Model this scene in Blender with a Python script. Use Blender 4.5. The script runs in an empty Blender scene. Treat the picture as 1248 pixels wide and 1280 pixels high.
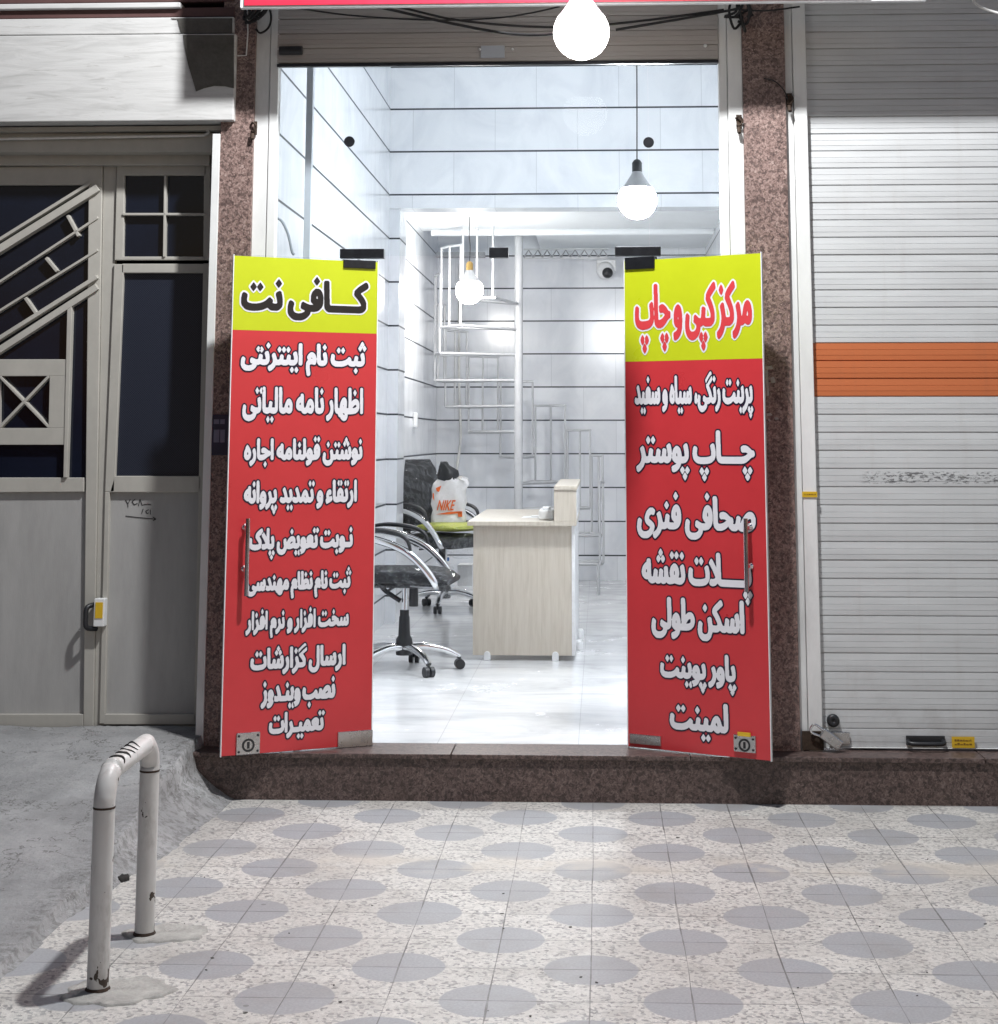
import bpy, bmesh, math, random
import numpy as np
from mathutils import Vector, Matrix
from mathutils.geometry import delaunay_2d_cdt
random.seed(7)
SC = bpy.context.scene
COL = SC.collection
R = math.radians

# ------------------------------------------------------------------ camera
FPX, PPX, PPY = 2030.0, 665.0, 254.0
CAM = Vector((0, -7.04, 1.47))
YAW = math.atan(85 / 2050.0)
PITCH = math.atan(294 / FPX)
Fh = Vector((-math.sin(YAW), math.cos(YAW), 0))
RT = Vector((math.cos(YAW), math.sin(YAW), 0))
FW = Fh * math.cos(PITCH) + Vector((0, 0, math.sin(PITCH)))
UP = -Fh * math.sin(PITCH) + Vector((0, 0, math.cos(PITCH)))
cd = bpy.data.cameras.new('camera')
cam = bpy.data.objects.new('camera', cd)
COL.objects.link(cam)
m3 = Matrix((RT, UP, -FW)).transposed()
cam.matrix_world = Matrix.Translation(CAM) @ m3.to_4x4()
cd.sensor_fit = 'HORIZONTAL'
cd.sensor_width = 36
cd.lens = FPX / 1248 * 36
cd.shift_x = (624 - PPX) / 1248
cd.shift_y = (PPY - 640) / 1248
cd.clip_start = 0.05
cd.clip_end = 500
SC.camera = cam

# ------------------------------------------------------------------ world, lamps, exposure
W = bpy.data.worlds.new('World')
SC.world = W
W.use_nodes = True
wn = W.node_tree
sky = wn.nodes.new('ShaderNodeTexSky')
sky.sky_type = 'NISHITA'
sky.sun_disc = False
sky.sun_elevation = R(-4)
sky.sun_rotation = R(120)
bg = wn.nodes['Background']
wn.links.new(sky.outputs[0], bg.inputs[0])
bg.inputs[1].default_value = 5.0
# the street lamp above the sign, whose hard shadows the photograph shows
ld = bpy.data.lights.new('street_lamp_light', 'POINT')
ld.energy = 770
ld.color = (0.985, 0.99, 1.0)
ld.shadow_soft_size = 0.09
lo = bpy.data.objects.new('street_lamp_light', ld)
lo.location = (-0.1, -1.65, 4.8)
COL.objects.link(lo)
SC.view_settings.view_transform = 'Standard'
SC.view_settings.look = 'None'
SC.view_settings.exposure = 0.2
SC.view_settings.gamma = 1.0
SC.cycles.use_denoising = True
SC.cycles.sample_clamp_indirect = 6
SC.cycles.max_bounces = 10
SC.cycles.transparent_max_bounces = 16

# ------------------------------------------------------------------ pixel -> place helpers
def ray(px, py):
    return FW + RT * ((px - PPX) / FPX) + UP * ((PPY - py) / FPX)
def PY(px, py, Y):
    d = ray(px, py); return CAM + d * ((Y - CAM.y) / d.y)
def PZ(px, py, z):
    d = ray(px, py); return CAM + d * ((z - CAM.z) / d.z)
def PX(px, py, X):
    d = ray(px, py); return CAM + d * ((X - CAM.x) / d.x)
def PP(px, py, p, n):
    d = ray(px, py); return CAM + d * ((p - CAM).dot(n) / d.dot(n))
def XP(px, py, Y): return PY(px, py, Y).x
def ZP(py, px, Y): return PY(px, py, Y).z

# ------------------------------------------------------------------ mesh builder
class MB:
    def __init__(s): s.v = []; s.f = []; s.sm = []
    def add(s, vs, fs, smooth=False):
        n = len(s.v); s.v += [Vector(v) for v in vs]
        s.f += [[i + n for i in f] for f in fs]; s.sm += [smooth] * len(fs); return s
    def box(s, x0, y0, z0, x1, y1, z1):
        x0, x1 = min(x0, x1), max(x0, x1); y0, y1 = min(y0, y1), max(y0, y1); z0, z1 = min(z0, z1), max(z0, z1)
        vs = [(x0,y0,z0),(x1,y0,z0),(x1,y1,z0),(x0,y1,z0),(x0,y0,z1),(x1,y0,z1),(x1,y1,z1),(x0,y1,z1)]
        return s.add(vs, [(0,3,2,1),(4,5,6,7),(0,1,5,4),(1,2,6,5),(2,3,7,6),(3,0,4,7)])
    def prism(s, pts, d):                       # closed polygon pts (3D) swept by d
        d = Vector(d); n = len(pts); a = [Vector(p) for p in pts]
        vs = a + [p + d for p in a]
        fs = [list(range(n))[::-1], list(range(n, 2 * n))]
        fs += [(i, (i + 1) % n, n + (i + 1) % n, n + i) for i in range(n)]
        return s.add(vs, fs)
    def pprism(s, px, Yf, Yb):                  # polygon given where it is seen, on the plane y=Yf, swept back to Yb
        return s.prism([PY(x, y, Yf) for x, y in px], (0, Yb - Yf, 0))
    def bar(s, a, b, w, d, nrm=(0, -1, 0)):     # flat bar from a to b, w wide, d thick along nrm
        a, b, nrm = Vector(a), Vector(b), Vector(nrm)
        t = (b - a).normalized(); sd = t.cross(nrm).normalized() * (w / 2); q = nrm * (d / 2)
        return s.prism([a + sd + q, a - sd + q, a - sd - q, a + sd - q], b - a)
    def tube(s, pts, r, n=10, sub=0, flat=1.0, caps=True, ref=None):
        pts = [Vector(p) for p in pts]
        rr = list(r) if isinstance(r, (list, tuple)) else [r] * len(pts)
        if sub and len(pts) > 2:
            q = []; qr = []
            for i in range(len(pts) - 1):
                p0 = pts[max(i - 1, 0)]; p1 = pts[i]; p2 = pts[i + 1]; p3 = pts[min(i + 2, len(pts) - 1)]
                for k in range(sub):
                    t = k / sub
                    q.append(0.5 * ((2 * p1) + (p2 - p0) * t + (2 * p0 - 5 * p1 + 4 * p2 - p3) * t * t + (3 * p1 - p0 - 3 * p2 + p3) * t ** 3))
                    qr.append(rr[i] * (1 - t) + rr[i + 1] * t)
            q.append(pts[-1]); qr.append(rr[-1]); pts, rr = q, qr
        vs = []; fs = []; N = len(pts); u = None
        for i, p in enumerate(pts):
            t = (pts[min(i + 1, N - 1)] - pts[max(i - 1, 0)]).normalized()
            if u is None:
                a = Vector(ref) if ref else (Vector((0, 0, 1)) if abs(t.z) < 0.9 else Vector((1, 0, 0)))
                u = (a - t * a.dot(t)).normalized()
            else:
                u = (u - t * u.dot(t)).normalized()
            w = t.cross(u)
            for k in range(n):
                an = 2 * math.pi * k / n
                vs.append(p + (u * math.cos(an) * flat + w * math.sin(an)) * rr[i])
        for i in range(N - 1):
            for k in range(n):
                a = i * n + k; b = i * n + (k + 1) % n
                fs.append((a, b, b + n, a + n))
        s.add(vs, fs, True)
        if caps:
            s.add(vs[:n], [list(range(n))[::-1]]); s.add(vs[-n:], [list(range(n))])
        return s
    def lathe(s, prof, c, n=24, axis='Z'):      # prof [(r, h)]
        c = Vector(c); vs = []; fs = []
        for r, h in prof:
            for k in range(n):
                a = 2 * math.pi * k / n; x, y = r * math.cos(a), r * math.sin(a)
                vs.append(c + (Vector((x, y, h)) if axis == 'Z' else Vector((x, h, y)) if axis == 'Y' else Vector((h, x, y))))
        for i in range(len(prof) - 1):
            for k in range(n):
                a = i * n + k; b = i * n + (k + 1) % n
                fs.append((a, b, b + n, a + n))
        s.add(vs, fs, True)
        if prof[0][0] > 1e-4: s.add(vs[:n], [list(range(n))[::-1]])
        if prof[-1][0] > 1e-4: s.add(vs[-n:], [list(range(n))])
        return s
    def loft(s, rings):
        n = len(rings[0]); vs = [v for r in rings for v in r]; fs = []
        for i in range(len(rings) - 1):
            for k in range(n):
                a = i * n + k; b = i * n + (k + 1) % n
                fs.append((a, b, b + n, a + n))
        s.add(vs, fs, True)
        s.add(rings[0], [list(range(n))[::-1]], True); s.add(rings[-1], [list(range(n))], True)
        return s
    def xform(s, M):
        s.v = [M @ v for v in s.v]; return s
    def build(s, name, mat, parent=None, org=None, bevel=0, weld=False):
        me = bpy.data.meshes.new(name)
        o = Vector(org) if org is not None else (parent_loc(parent) if parent else Vector((0, 0, 0)))
        me.from_pydata([tuple(v - o) for v in s.v], [], s.f)
        me.polygons.foreach_set('use_smooth', s.sm)
        bm = bmesh.new(); bm.from_mesh(me)
        if weld: bmesh.ops.remove_doubles(bm, verts=bm.verts, dist=1e-5)
        bmesh.ops.recalc_face_normals(bm, faces=bm.faces); bm.to_mesh(me); bm.free()
        me.materials.append(mat)
        ob = bpy.data.objects.new(name, me); COL.objects.link(ob)
        if parent: ob.parent = parent
        else: ob.location = o
        if bevel:
            b = ob.modifiers.new('bevel', 'BEVEL'); b.width = bevel; b.segments = 2; b.limit_method = 'ANGLE'; b.angle_limit = R(42)
        return ob
LOCAL = set()
def parent_loc(p):                               # world place of a thing's base; things built in local space return zero
    q = p
    while q.parent: q = q.parent
    return Vector((0, 0, 0)) if q.name in LOCAL else Vector(q.location)
def thing(name, label, cat, loc=(0, 0, 0), rz=0, group=None, local=False):
    o = bpy.data.objects.new(name, None); COL.objects.link(o)
    o.location = loc; o.rotation_euler = (0, 0, rz); o.empty_display_size = 0.1
    if local: LOCAL.add(o.name)
    return tag(o, label, cat, group)
def tag(o, label, cat, group=None):
    o['label'] = label; o['category'] = cat
    if group: o['group'] = group
    return o
def struct(o): o['kind'] = 'structure'; return o
def copy_tree(o, parent=None):
    c = o.copy(); COL.objects.link(c)
    if parent: c.parent = parent
    if o.name in LOCAL: LOCAL.add(c.name)
    for ch in list(o.children): copy_tree(ch, c)
    return c
def bx(*a): return MB().box(*a)

# ------------------------------------------------------------------ materials
class NT:
    def __init__(s, name):
        s.m = bpy.data.materials.new(name); s.m.use_nodes = True; s.t = s.m.node_tree
        s.p = s.t.nodes['Principled BSDF']; s.out = s.t.nodes['Material Output']
    def n(s, typ, **kw):
        x = s.t.nodes.new(typ)
        for k, v in kw.items(): setattr(x, k, v)
        return x
    def set(s, sock, v):
        if isinstance(v, bpy.types.NodeSocket): s.t.links.new(v, sock)
        elif isinstance(v, tuple) and len(v) == 3 and sock.type == 'RGBA': sock.default_value = (*v, 1)
        else: sock.default_value = v
    def ma(s, op, a, b=0.0, c=0.0, clamp=False):
        x = s.n('ShaderNodeMath', operation=op, use_clamp=clamp)
        s.set(x.inputs[0], a); s.set(x.inputs[1], b); s.set(x.inputs[2], c); return x.outputs[0]
    def mix(s, f, a, b, mode='MIX'):
        x = s.n('ShaderNodeMix', data_type='RGBA', blend_type=mode)
        s.set(x.inputs[0], f); s.set(x.inputs[6], a); s.set(x.inputs[7], b); return x.outputs[2]
    def pos(s, world=False):
        if world: return s.n('ShaderNodeNewGeometry').outputs['Position']
        return s.n('ShaderNodeTexCoord').outputs['Object']
    def map(s, vec, scale=(1, 1, 1), loc=(0, 0, 0), rot=(0, 0, 0)):
        x = s.n('ShaderNodeMapping'); s.set(x.inputs[0], vec)
        x.inputs[1].default_value = loc; x.inputs[2].default_value = rot; x.inputs[3].default_value = scale; return x.outputs[0]
    def noise(s, vec, scale, detail=4, rough=0.55, dist=0.0):
        x = s.n('ShaderNodeTexNoise'); s.set(x.inputs['Vector'], vec); x.inputs['Scale'].default_value = scale
        x.inputs['Detail'].default_value = detail; x.inputs['Roughness'].default_value = rough; x.inputs['Distortion'].default_value = dist
        return x.outputs[0]
    def vor(s, vec, scale, feat='F1', out='Distance', rnd=1.0):
        x = s.n('ShaderNodeTexVoronoi', feature=feat); s.set(x.inputs['Vector'], vec); x.inputs['Scale'].default_value = scale
        x.inputs['Randomness'].default_value = rnd; return x.outputs[out]
    def ramp(s, f, stops, interp='LINEAR'):
        x = s.n('ShaderNodeValToRGB'); s.set(x.inputs[0], f); e = x.color_ramp; e.interpolation = interp
        while len(e.elements) < len(stops): e.elements.new(0.5)
        for el, (p, c) in zip(e.elements, stops):
            el.position = p; el.color = (*c, 1) if isinstance(c, tuple) else (c, c, c, 1)
        return x.outputs[0]
    def step(s, v, lo, hi):
        x = s.n('ShaderNodeMapRange', interpolation_type='SMOOTHSTEP'); s.set(x.inputs[0], v)
        s.set(x.inputs[1], lo); s.set(x.inputs[2], hi); return x.outputs[0]
    def sep(s, v):
        x = s.n('ShaderNodeSeparateXYZ'); s.set(x.inputs[0], v); return x.outputs
    def comb(s, x, y, z=0.0):
        c = s.n('ShaderNodeCombineXYZ'); s.set(c.inputs[0], x); s.set(c.inputs[1], y); s.set(c.inputs[2], z); return c.outputs[0]
    def bump(s, h, strength=0.3, dist=0.01):
        x = s.n('ShaderNodeBump'); s.set(x.inputs['Height'], h); x.inputs['Strength'].default_value = strength
        x.inputs['Distance'].default_value = dist; s.t.links.new(x.outputs[0], s.p.inputs['Normal'])
    def fin(s, col=None, rough=None, metal=None, spec=None):
        if col is not None: s.set(s.p.inputs['Base Color'], col)
        if rough is not None: s.set(s.p.inputs['Roughness'], rough)
        if metal is not None: s.set(s.p.inputs['Metallic'], metal)
        if spec is not None: s.p.inputs['Specular IOR Level'].default_value = spec
        return s.m

def M(name, col, rough=0.5, metal=0.0, var=0.12, scale=9.0, bump=0.0, bscale=60, grime=0.0, stretch=(1, 1, 1), spec=None):
    t = NT(name); v = t.map(t.pos(), stretch)
    n1 = t.noise(v, scale, 5); n2 = t.noise(v, scale * 7, 3)
    f = t.ma('ADD', t.ma('MULTIPLY', n1, 0.7), t.ma('MULTIPLY', n2, 0.3))
    lo = tuple(c * (1 - var) for c in col); hi = tuple(min(1, c * (1 + var)) for c in col)
    c = t.ramp(f, [(0.32, lo), (0.68, hi)])
    if grime:
        g = t.step(t.noise(v, scale * 0.45, 7, 0.65), 0.52, 0.75)
        c = t.mix(t.ma('MULTIPLY', g, grime), c, tuple(x * 0.35 for x in col))
    r = t.ma('ADD', rough - 0.08, t.ma('MULTIPLY', n1, 0.16))
    if bump: t.bump(t.noise(v, bscale, 4), bump, 0.004)
    return t.fin(c, r, metal, spec)

def mat_granite(name, gain=1.0):
    t = NT(name); v = t.pos()
    w = t.map(v, (1, 1, 1))
    dn = t.n('ShaderNodeTexNoise'); t.set(dn.inputs['Vector'], w); dn.inputs['Scale'].default_value = 40
    vv = t.mix(0.03, w, dn.outputs['Color'])
    a = t.noise(w, 75, 5, 0.6, 1.2); b = t.vor(vv, 85, 'F1', 'Color'); d = t.noise(w, 3, 4)
    bs = t.sep(b)[0]
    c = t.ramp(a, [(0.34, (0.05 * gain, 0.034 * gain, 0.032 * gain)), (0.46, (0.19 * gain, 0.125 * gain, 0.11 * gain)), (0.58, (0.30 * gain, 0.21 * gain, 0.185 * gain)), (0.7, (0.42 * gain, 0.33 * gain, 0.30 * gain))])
    c = t.mix(t.ma('MULTIPLY', t.step(bs, 0.7, 0.85), 0.65), c, (0.06 * gain, 0.04 * gain, 0.036 * gain))
    c = t.mix(t.ma('MULTIPLY', t.step(d, 0.45, 0.75), 0.35), c, (0.08 * gain, 0.055 * gain, 0.05 * gain))
    return t.fin(c, t.ma('ADD', 0.32, t.ma('MULTIPLY', a, 0.25)))

TX, TY = 0.2705, 0.2625
P0 = PZ(738.7, 1212.5, 0.0)
def mat_pavement():
    t = NT('terrazzo_pavers'); p = t.pos(True); x, y, z = t.sep(p)
    wob = t.ma('MULTIPLY', t.ma('SUBTRACT', t.noise(p, 1.2, 2), 0.5), 0.02)
    X = t.ma('DIVIDE', t.ma('ADD', t.ma('SUBTRACT', x, P0.x), wob), TX)
    Y = t.ma('DIVIDE', t.ma('ADD', t.ma('SUBTRACT', y, P0.y), wob), TY)
    pp = t.ma('ROUND', t.ma('MULTIPLY', t.ma('ADD', X, Y), 0.5)); qq = t.ma('ROUND', t.ma('MULTIPLY', t.ma('SUBTRACT', X, Y), 0.5))
    dx = t.ma('SUBTRACT', X, t.ma('ADD', pp, qq)); dy = t.ma('SUBTRACT', Y, t.ma('SUBTRACT', pp, qq))
    d = t.ma('SQRT', t.ma('ADD', t.ma('MULTIPLY', dx, dx), t.ma('MULTIPLY', dy, dy)))
    d = t.ma('ADD', d, t.ma('MULTIPLY', t.ma('SUBTRACT', t.noise(p, 30, 2), 0.5), 0.02))
    circ = t.ma('SUBTRACT', 1.0, t.step(d, 0.475, 0.495))
    fx = t.ma('ABSOLUTE', t.ma('SUBTRACT', X, t.ma('ROUND', X))); fy = t.ma('ABSOLUTE', t.ma('SUBTRACT', Y, t.ma('ROUND', Y)))
    jw = t.ma('ADD', 0.004, t.ma('MULTIPLY', t.step(t.noise(p, 2.3, 5, 0.65), 0.40, 0.72), 0.010))
    jx = t.ma('LESS_THAN', fx, jw); jy = t.ma('LESS_THAN', fy, t.ma('MULTIPLY', jw, 1.15))
    joint = t.ma('MAXIMUM', jx, jy)
    wn_ = t.n('ShaderNodeTexWhiteNoise', noise_dimensions='2D'); t.set(wn_.inputs['Vector'], t.comb(t.ma('FLOOR', X), t.ma('FLOOR', Y)))
    tone = wn_.outputs['Value']
    wv = t.map(p, (1, 1, 1), rot=(0, 0, 0.6)); ns = t.n('ShaderNodeTexNoise'); t.set(ns.inputs['Vector'], p); ns.inputs['Scale'].default_value = 60
    chips = t.vor(t.mix(0.012, wv, ns.outputs['Color']), 105, 'F1', 'Color'); cs = t.sep(chips)
    cell = t.vor(t.mix(0.012, wv, ns.outputs['Color']), 105, 'F1', 'Distance')
    base = t.ramp(cs[0], [(0.0, (0.22, 0.215, 0.21)), (0.17, (0.38, 0.375, 0.365)), (0.36, (0.55, 0.535, 0.50)), (1.0, (0.65, 0.63, 0.59))])
    thin = t.ma('MULTIPLY', t.step(t.noise(p, 170, 3, 0.6, 2.0), 0.58, 0.64), 0.75)
    base = t.mix(thin, base, (0.22, 0.20, 0.18))
    blue = t.ramp(t.noise(p, 130, 4), [(0.3, (0.285, 0.295, 0.31)), (0.7, (0.375, 0.38, 0.395))])
    c = t.mix(circ, base, blue)
    c = t.mix(t.ma('MULTIPLY', tone, 0.26), c, (0.28, 0.26, 0.24))
    dirt = t.step(t.noise(p, 2.6, 9, 0.72), 0.46, 0.70)
    c = t.mix(t.ma('MULTIPLY', dirt, 0.42), c, (0.24, 0.225, 0.205))
    # a band of cement slurry left on the rows near the step
    cem = t.ma('MULTIPLY', t.ma('SUBTRACT', 1.0, t.step(t.ma('ABSOLUTE', t.ma('ADD', y, 1.12)), 0.05, 0.16)), t.step(t.noise(p, 3.1, 6, 0.65), 0.42, 0.6))
    c = t.mix(t.ma('MULTIPLY', cem, 0.65), c, (0.50, 0.46, 0.40))
    spots = t.step(t.vor(p, 4.3, 'F1'), 0.055, 0.02)
    c = t.mix(t.ma('MULTIPLY', t.ma('LESS_THAN', t.vor(p, 4.3, 'F1'), 0.035), 0.55), c, (0.12, 0.11, 0.1))
    c = t.mix(t.ma('MULTIPLY', joint, t.ma('ADD', 0.48, t.ma('MULTIPLY', t.step(t.noise(p, 5.0, 4, 0.7), 0.38, 0.6), 0.5))), c, (0.13, 0.125, 0.12))
    h = t.ma('ADD', t.ma('MULTIPLY', joint, -1.0), t.ma('MULTIPLY', t.noise(p, 45, 4), 0.25))
    t.bump(h, 0.35, 0.006)
    return t.fin(c, t.ma('ADD', 0.38, t.ma('MULTIPLY', t.noise(p, 9, 4), 0.3)))

def mat_tiles(name, axis, u0=0.0, z0=0.102, s=0.307):
    t = NT(name); p = t.pos(True); x, y, z = t.sep(p); u = x if axis == 'X' else y
    if axis == 'X': row = t.ma('DIVIDE', t.ma('SUBTRACT', z, z0), s)
    else:                                                  # the side walls: one course height up to the pilaster, another behind it
        fr = t.ma('LESS_THAN', y, 4.75)
        row = t.ma('ADD', t.ma('MULTIPLY', fr, t.ma('DIVIDE', t.ma('SUBTRACT', z, 0.060), 0.316)), t.ma('MULTIPLY', t.ma('SUBTRACT', 1.0, fr), t.ma('DIVIDE', t.ma('SUBTRACT', z, 0.102), 0.307)))
    rf = t.ma('FLOOR', t.ma('ADD', row, 0.02))
    lin = t.ma('LESS_THAN', t.ma('FRACT', t.ma('ADD', row, 0.02)), 0.04)
    uu = t.ma('ADD', t.ma('DIVIDE', t.ma('SUBTRACT', u, u0), 0.6), t.ma('MULTIPLY', t.ma('MODULO', rf, 2.0), 0.5))
    ver = t.ma('LESS_THAN', t.ma('FRACT', t.ma('ADD', uu, 50.0)), 0.008)
    wn_ = t.n('ShaderNodeTexWhiteNoise', noise_dimensions='2D'); t.set(wn_.inputs['Vector'], t.comb(t.ma('FLOOR', uu), rf))
    tone = t.ma('ADD', 0.97, t.ma('MULTIPLY', wn_.outputs['Value'], 0.06))
    vein = t.noise(t.map(p, (1, 1, 0.7)), 2.2, 6, 0.6, 1.5)
    c = t.ramp(vein, [(0.35, (0.70, 0.725, 0.77)), (0.6, (0.80, 0.82, 0.855))])
    c = t.mix(1.0, c, t.comb(tone, tone, tone), 'MULTIPLY')
    c = t.mix(t.ma('MULTIPLY', ver, 0.5), c, (0.45, 0.47, 0.5))
    c = t.mix(lin, c, (0.035, 0.04, 0.05))
    t.bump(t.ma('ADD', t.ma('MULTIPLY', lin, -1.0), t.ma('MULTIPLY', t.noise(p, 3.0, 2), 0.3)), 0.25, 0.004)
    return t.fin(c, t.ma('ADD', 0.17, t.ma('MULTIPLY', lin, 0.5)))

def mat_marble():
    t = NT('white_marble_tiles'); p = t.pos(True); x, y, z = t.sep(p)
    v = t.noise(t.map(p, (0.6, 1.4, 1), rot=(0, 0, 0.5)), 2.4, 8, 0.62, 1.2)
    c = t.ramp(v, [(0.30, (0.52, 0.53, 0.55)), (0.44, (0.68, 0.69, 0.71)), (0.55, (0.77, 0.78, 0.79)), (0.7, (0.82, 0.82, 0.83))])
    fx = t.ma('FRACT', t.ma('DIVIDE', t.ma('ADD', x, 9.1), 0.6)); fy = t.ma('FRACT', t.ma('DIVIDE', t.ma('ADD', y, 0.25), 0.6))
    j = t.ma('MAXIMUM', t.ma('LESS_THAN', fx, 0.006), t.ma('LESS_THAN', fy, 0.008))
    c = t.mix(t.ma('MULTIPLY', j, 0.45), c, (0.35, 0.35, 0.36))
    dust = t.step(t.noise(p, 1.6, 7, 0.7), 0.5, 0.75)
    c = t.mix(t.ma('MULTIPLY', dust, 0.14), c, (0.45, 0.44, 0.43))
    return t.fin(c, t.ma('ADD', 0.14, t.ma('MULTIPLY', dust, 0.25)))

def mat_wood():
    t = NT('pale_wood_laminate'); p = t.pos()
    v = t.map(p, (14, 14, 1.1)); a = t.noise(v, 3.0, 6, 0.6, 0.6); b = t.noise(t.map(p, (60, 60, 2)), 4, 3)
    c = t.ramp(t.ma('ADD', t.ma('MULTIPLY', a, 0.7), t.ma('MULTIPLY', b, 0.3)), [(0.3, (0.47, 0.42, 0.345)), (0.5, (0.56, 0.51, 0.435)), (0.7, (0.62, 0.575, 0.50))])
    return t.fin(c, 0.42)

def mat_ramp():
    t = NT('rough_concrete'); p = t.pos(True); x, y, z = t.sep(p)
    a = t.noise(p, 2.6, 9, 0.66); b = t.noise(p, 30, 6, 0.72); pit = t.noise(p, 60, 4, 0.65, 1.0)
    c = t.ramp(a, [(0.3, (0.20, 0.20, 0.20)), (0.5, (0.30, 0.30, 0.30)), (0.7, (0.385, 0.38, 0.38))])
    rough = t.step(t.noise(p, 1.7, 5), 0.42, 0.62)
    c = t.mix(t.ma('MULTIPLY', t.step(pit, 0.58, 0.66), t.ma('ADD', 0.08, t.ma('MULTIPLY', rough, 0.5))), c, (0.12, 0.115, 0.11))
    edge = t.step(t.ma('ADD', x, t.ma('MULTIPLY', t.ma('SUBTRACT', a, 0.5), 0.12)), -1.80, -1.70)
    c = t.mix(t.ma('MULTIPLY', t.ma('MULTIPLY', edge, t.step(b, 0.46, 0.6)), 0.55), c, (0.12, 0.115, 0.11))
    c = t.mix(t.ma('MULTIPLY', t.step(t.noise(p, 110, 4, 0.7), 0.62, 0.7), 0.45), c, (0.58, 0.575, 0.565))
    crack = t.ma('LESS_THAN', t.ma('ABSOLUTE', t.ma('SUBTRACT', t.noise(p, 1.9, 6, 0.62), 0.5)), 0.0035)
    c = t.mix(t.ma('MULTIPLY', crack, 0.6), c, (0.09, 0.085, 0.08))
    t.bump(t.ma('ADD', t.ma('MULTIPLY', b, 0.7), t.ma('MULTIPLY', t.ma('MULTIPLY', pit, rough), 0.8)), 0.7, 0.014)
    return t.fin(c, 0.9)

def mat_shutter(name, white=(0.59, 0.605, 0.61), scuff=None):
    t = NT(name); p = t.pos(True); x, y, z = t.sep(p)
    n = t.noise(t.map(p, (0.7, 1, 7)), 4, 5)
    c = t.ramp(n, [(0.3, tuple(k * 0.88 for k in white)), (0.65, white)])
    streak = t.step(t.noise(t.map(p, (5, 1, 0.6)), 2.5, 6, 0.65), 0.52, 0.75)
    c = t.mix(t.ma('MULTIPLY', streak, 0.22), c, (0.42, 0.40, 0.38))
    low = t.ma('MULTIPLY', t.ma('SUBTRACT', 1.0, t.step(z, 0.15, 0.75)), t.step(t.noise(p, 6, 6, 0.7), 0.45, 0.7))
    c = t.mix(t.ma('MULTIPLY', low, 0.35), c, (0.28, 0.26, 0.25))
    if scuff:
        x0, x1, z0, z1, band = scuff
        m = t.ma('MULTIPLY', t.ma('MULTIPLY', t.step(z, z0, z0 + 0.012), t.ma('SUBTRACT', 1.0, t.step(z, z1 - 0.012, z1))), t.step(x, x0, x0 + 0.06))
        q = t.noise(t.map(p, (1, 1, 2.6)), 42, 5, 0.75)
        m = t.ma('MULTIPLY', m, t.step(q, 0.5, 0.57))
        c = t.mix(t.ma('MULTIPLY', m, 0.85), c, (0.07, 0.07, 0.075))
        b0, b1 = band
        o = t.ma('MULTIPLY', t.ma('GREATER_THAN', z, b0), t.ma('LESS_THAN', z, b1))
        oc = t.mix(t.ma('MULTIPLY', streak, 0.3), (0.52, 0.150, 0.055), (0.36, 0.12, 0.06))
        c = t.mix(o, c, oc)
    return t.fin(c, 0.42)

def mat_glass():
    t = NT('clear_glass'); tr = t.n('ShaderNodeBsdfTransparent'); gl = t.n('ShaderNodeBsdfGlossy'); fr = t.n('ShaderNodeFresnel'); mx = t.n('ShaderNodeMixShader')
    tr.inputs[0].default_value = (0.97, 0.985, 0.985, 1); gl.inputs['Roughness'].default_value = 0.01; fr.inputs[0].default_value = 1.12
    t.t.links.new(fr.outputs[0], mx.inputs[0]); t.t.links.new(tr.outputs[0], mx.inputs[1]); t.t.links.new(gl.outputs[0], mx.inputs[2])
    t.t.links.new(mx.outputs[0], t.out.inputs[0]); return t.m
def mat_film():
    t = NT('clear_plastic_wrap'); tr = t.n('ShaderNodeBsdfTransparent'); gl = t.n('ShaderNodeBsdfGlossy'); lw = t.n('ShaderNodeLayerWeight'); mx = t.n('ShaderNodeMixShader'); bp = t.n('ShaderNodeBump')
    h = t.ma('ADD', t.noise(t.map(t.pos(), (1, 1, 1)), 14, 4, 0.6, 2.5), t.ma('MULTIPLY', t.vor(t.pos(), 22, 'F1'), 0.7))
    t.set(bp.inputs['Height'], h); bp.inputs['Strength'].default_value = 1.0; bp.inputs['Distance'].default_value = 0.045
    t.t.links.new(bp.outputs[0], gl.inputs['Normal']); t.t.links.new(bp.outputs[0], lw.inputs['Normal'])
    lw.inputs[0].default_value = 0.3; gl.inputs['Roughness'].default_value = 0.04; gl.inputs[0].default_value = (0.9, 0.93, 0.97, 1)
    f = t.ma('MULTIPLY_ADD', t.ma('POWER', lw.outputs['Facing'], 4.0), 0.75, 0.006)
    t.set(mx.inputs[0], f); t.t.links.new(tr.outputs[0], mx.inputs[1]); t.t.links.new(gl.outputs[0], mx.inputs[2])
    t.t.links.new(mx.outputs[0], t.out.inputs[0]); return t.m
def mat_emit(name, col, s):
    t = NT(name); e = t.n('ShaderNodeEmission'); e.inputs[0].default_value = (*col, 1); e.inputs[1].default_value = s
    t.t.links.new(e.outputs[0], t.out.inputs[0]); return t.m
def mat_mesh_glass():
    t = NT('dark_glass_with_fly_mesh'); p = t.pos(); x, y, z = t.sep(p)
    g = t.ma('MAXIMUM', t.ma('LESS_THAN', t.ma('FRACT', t.ma('MULTIPLY', t.ma('ADD', x, z), 95.0)), 0.2), t.ma('LESS_THAN', t.ma('FRACT', t.ma('MULTIPLY', t.ma('SUBTRACT', x, z), 95.0)), 0.2))
    c = t.mix(g, (0.005, 0.008, 0.02), (0.036, 0.042, 0.058))
    return t.fin(c, 0.35)
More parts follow.
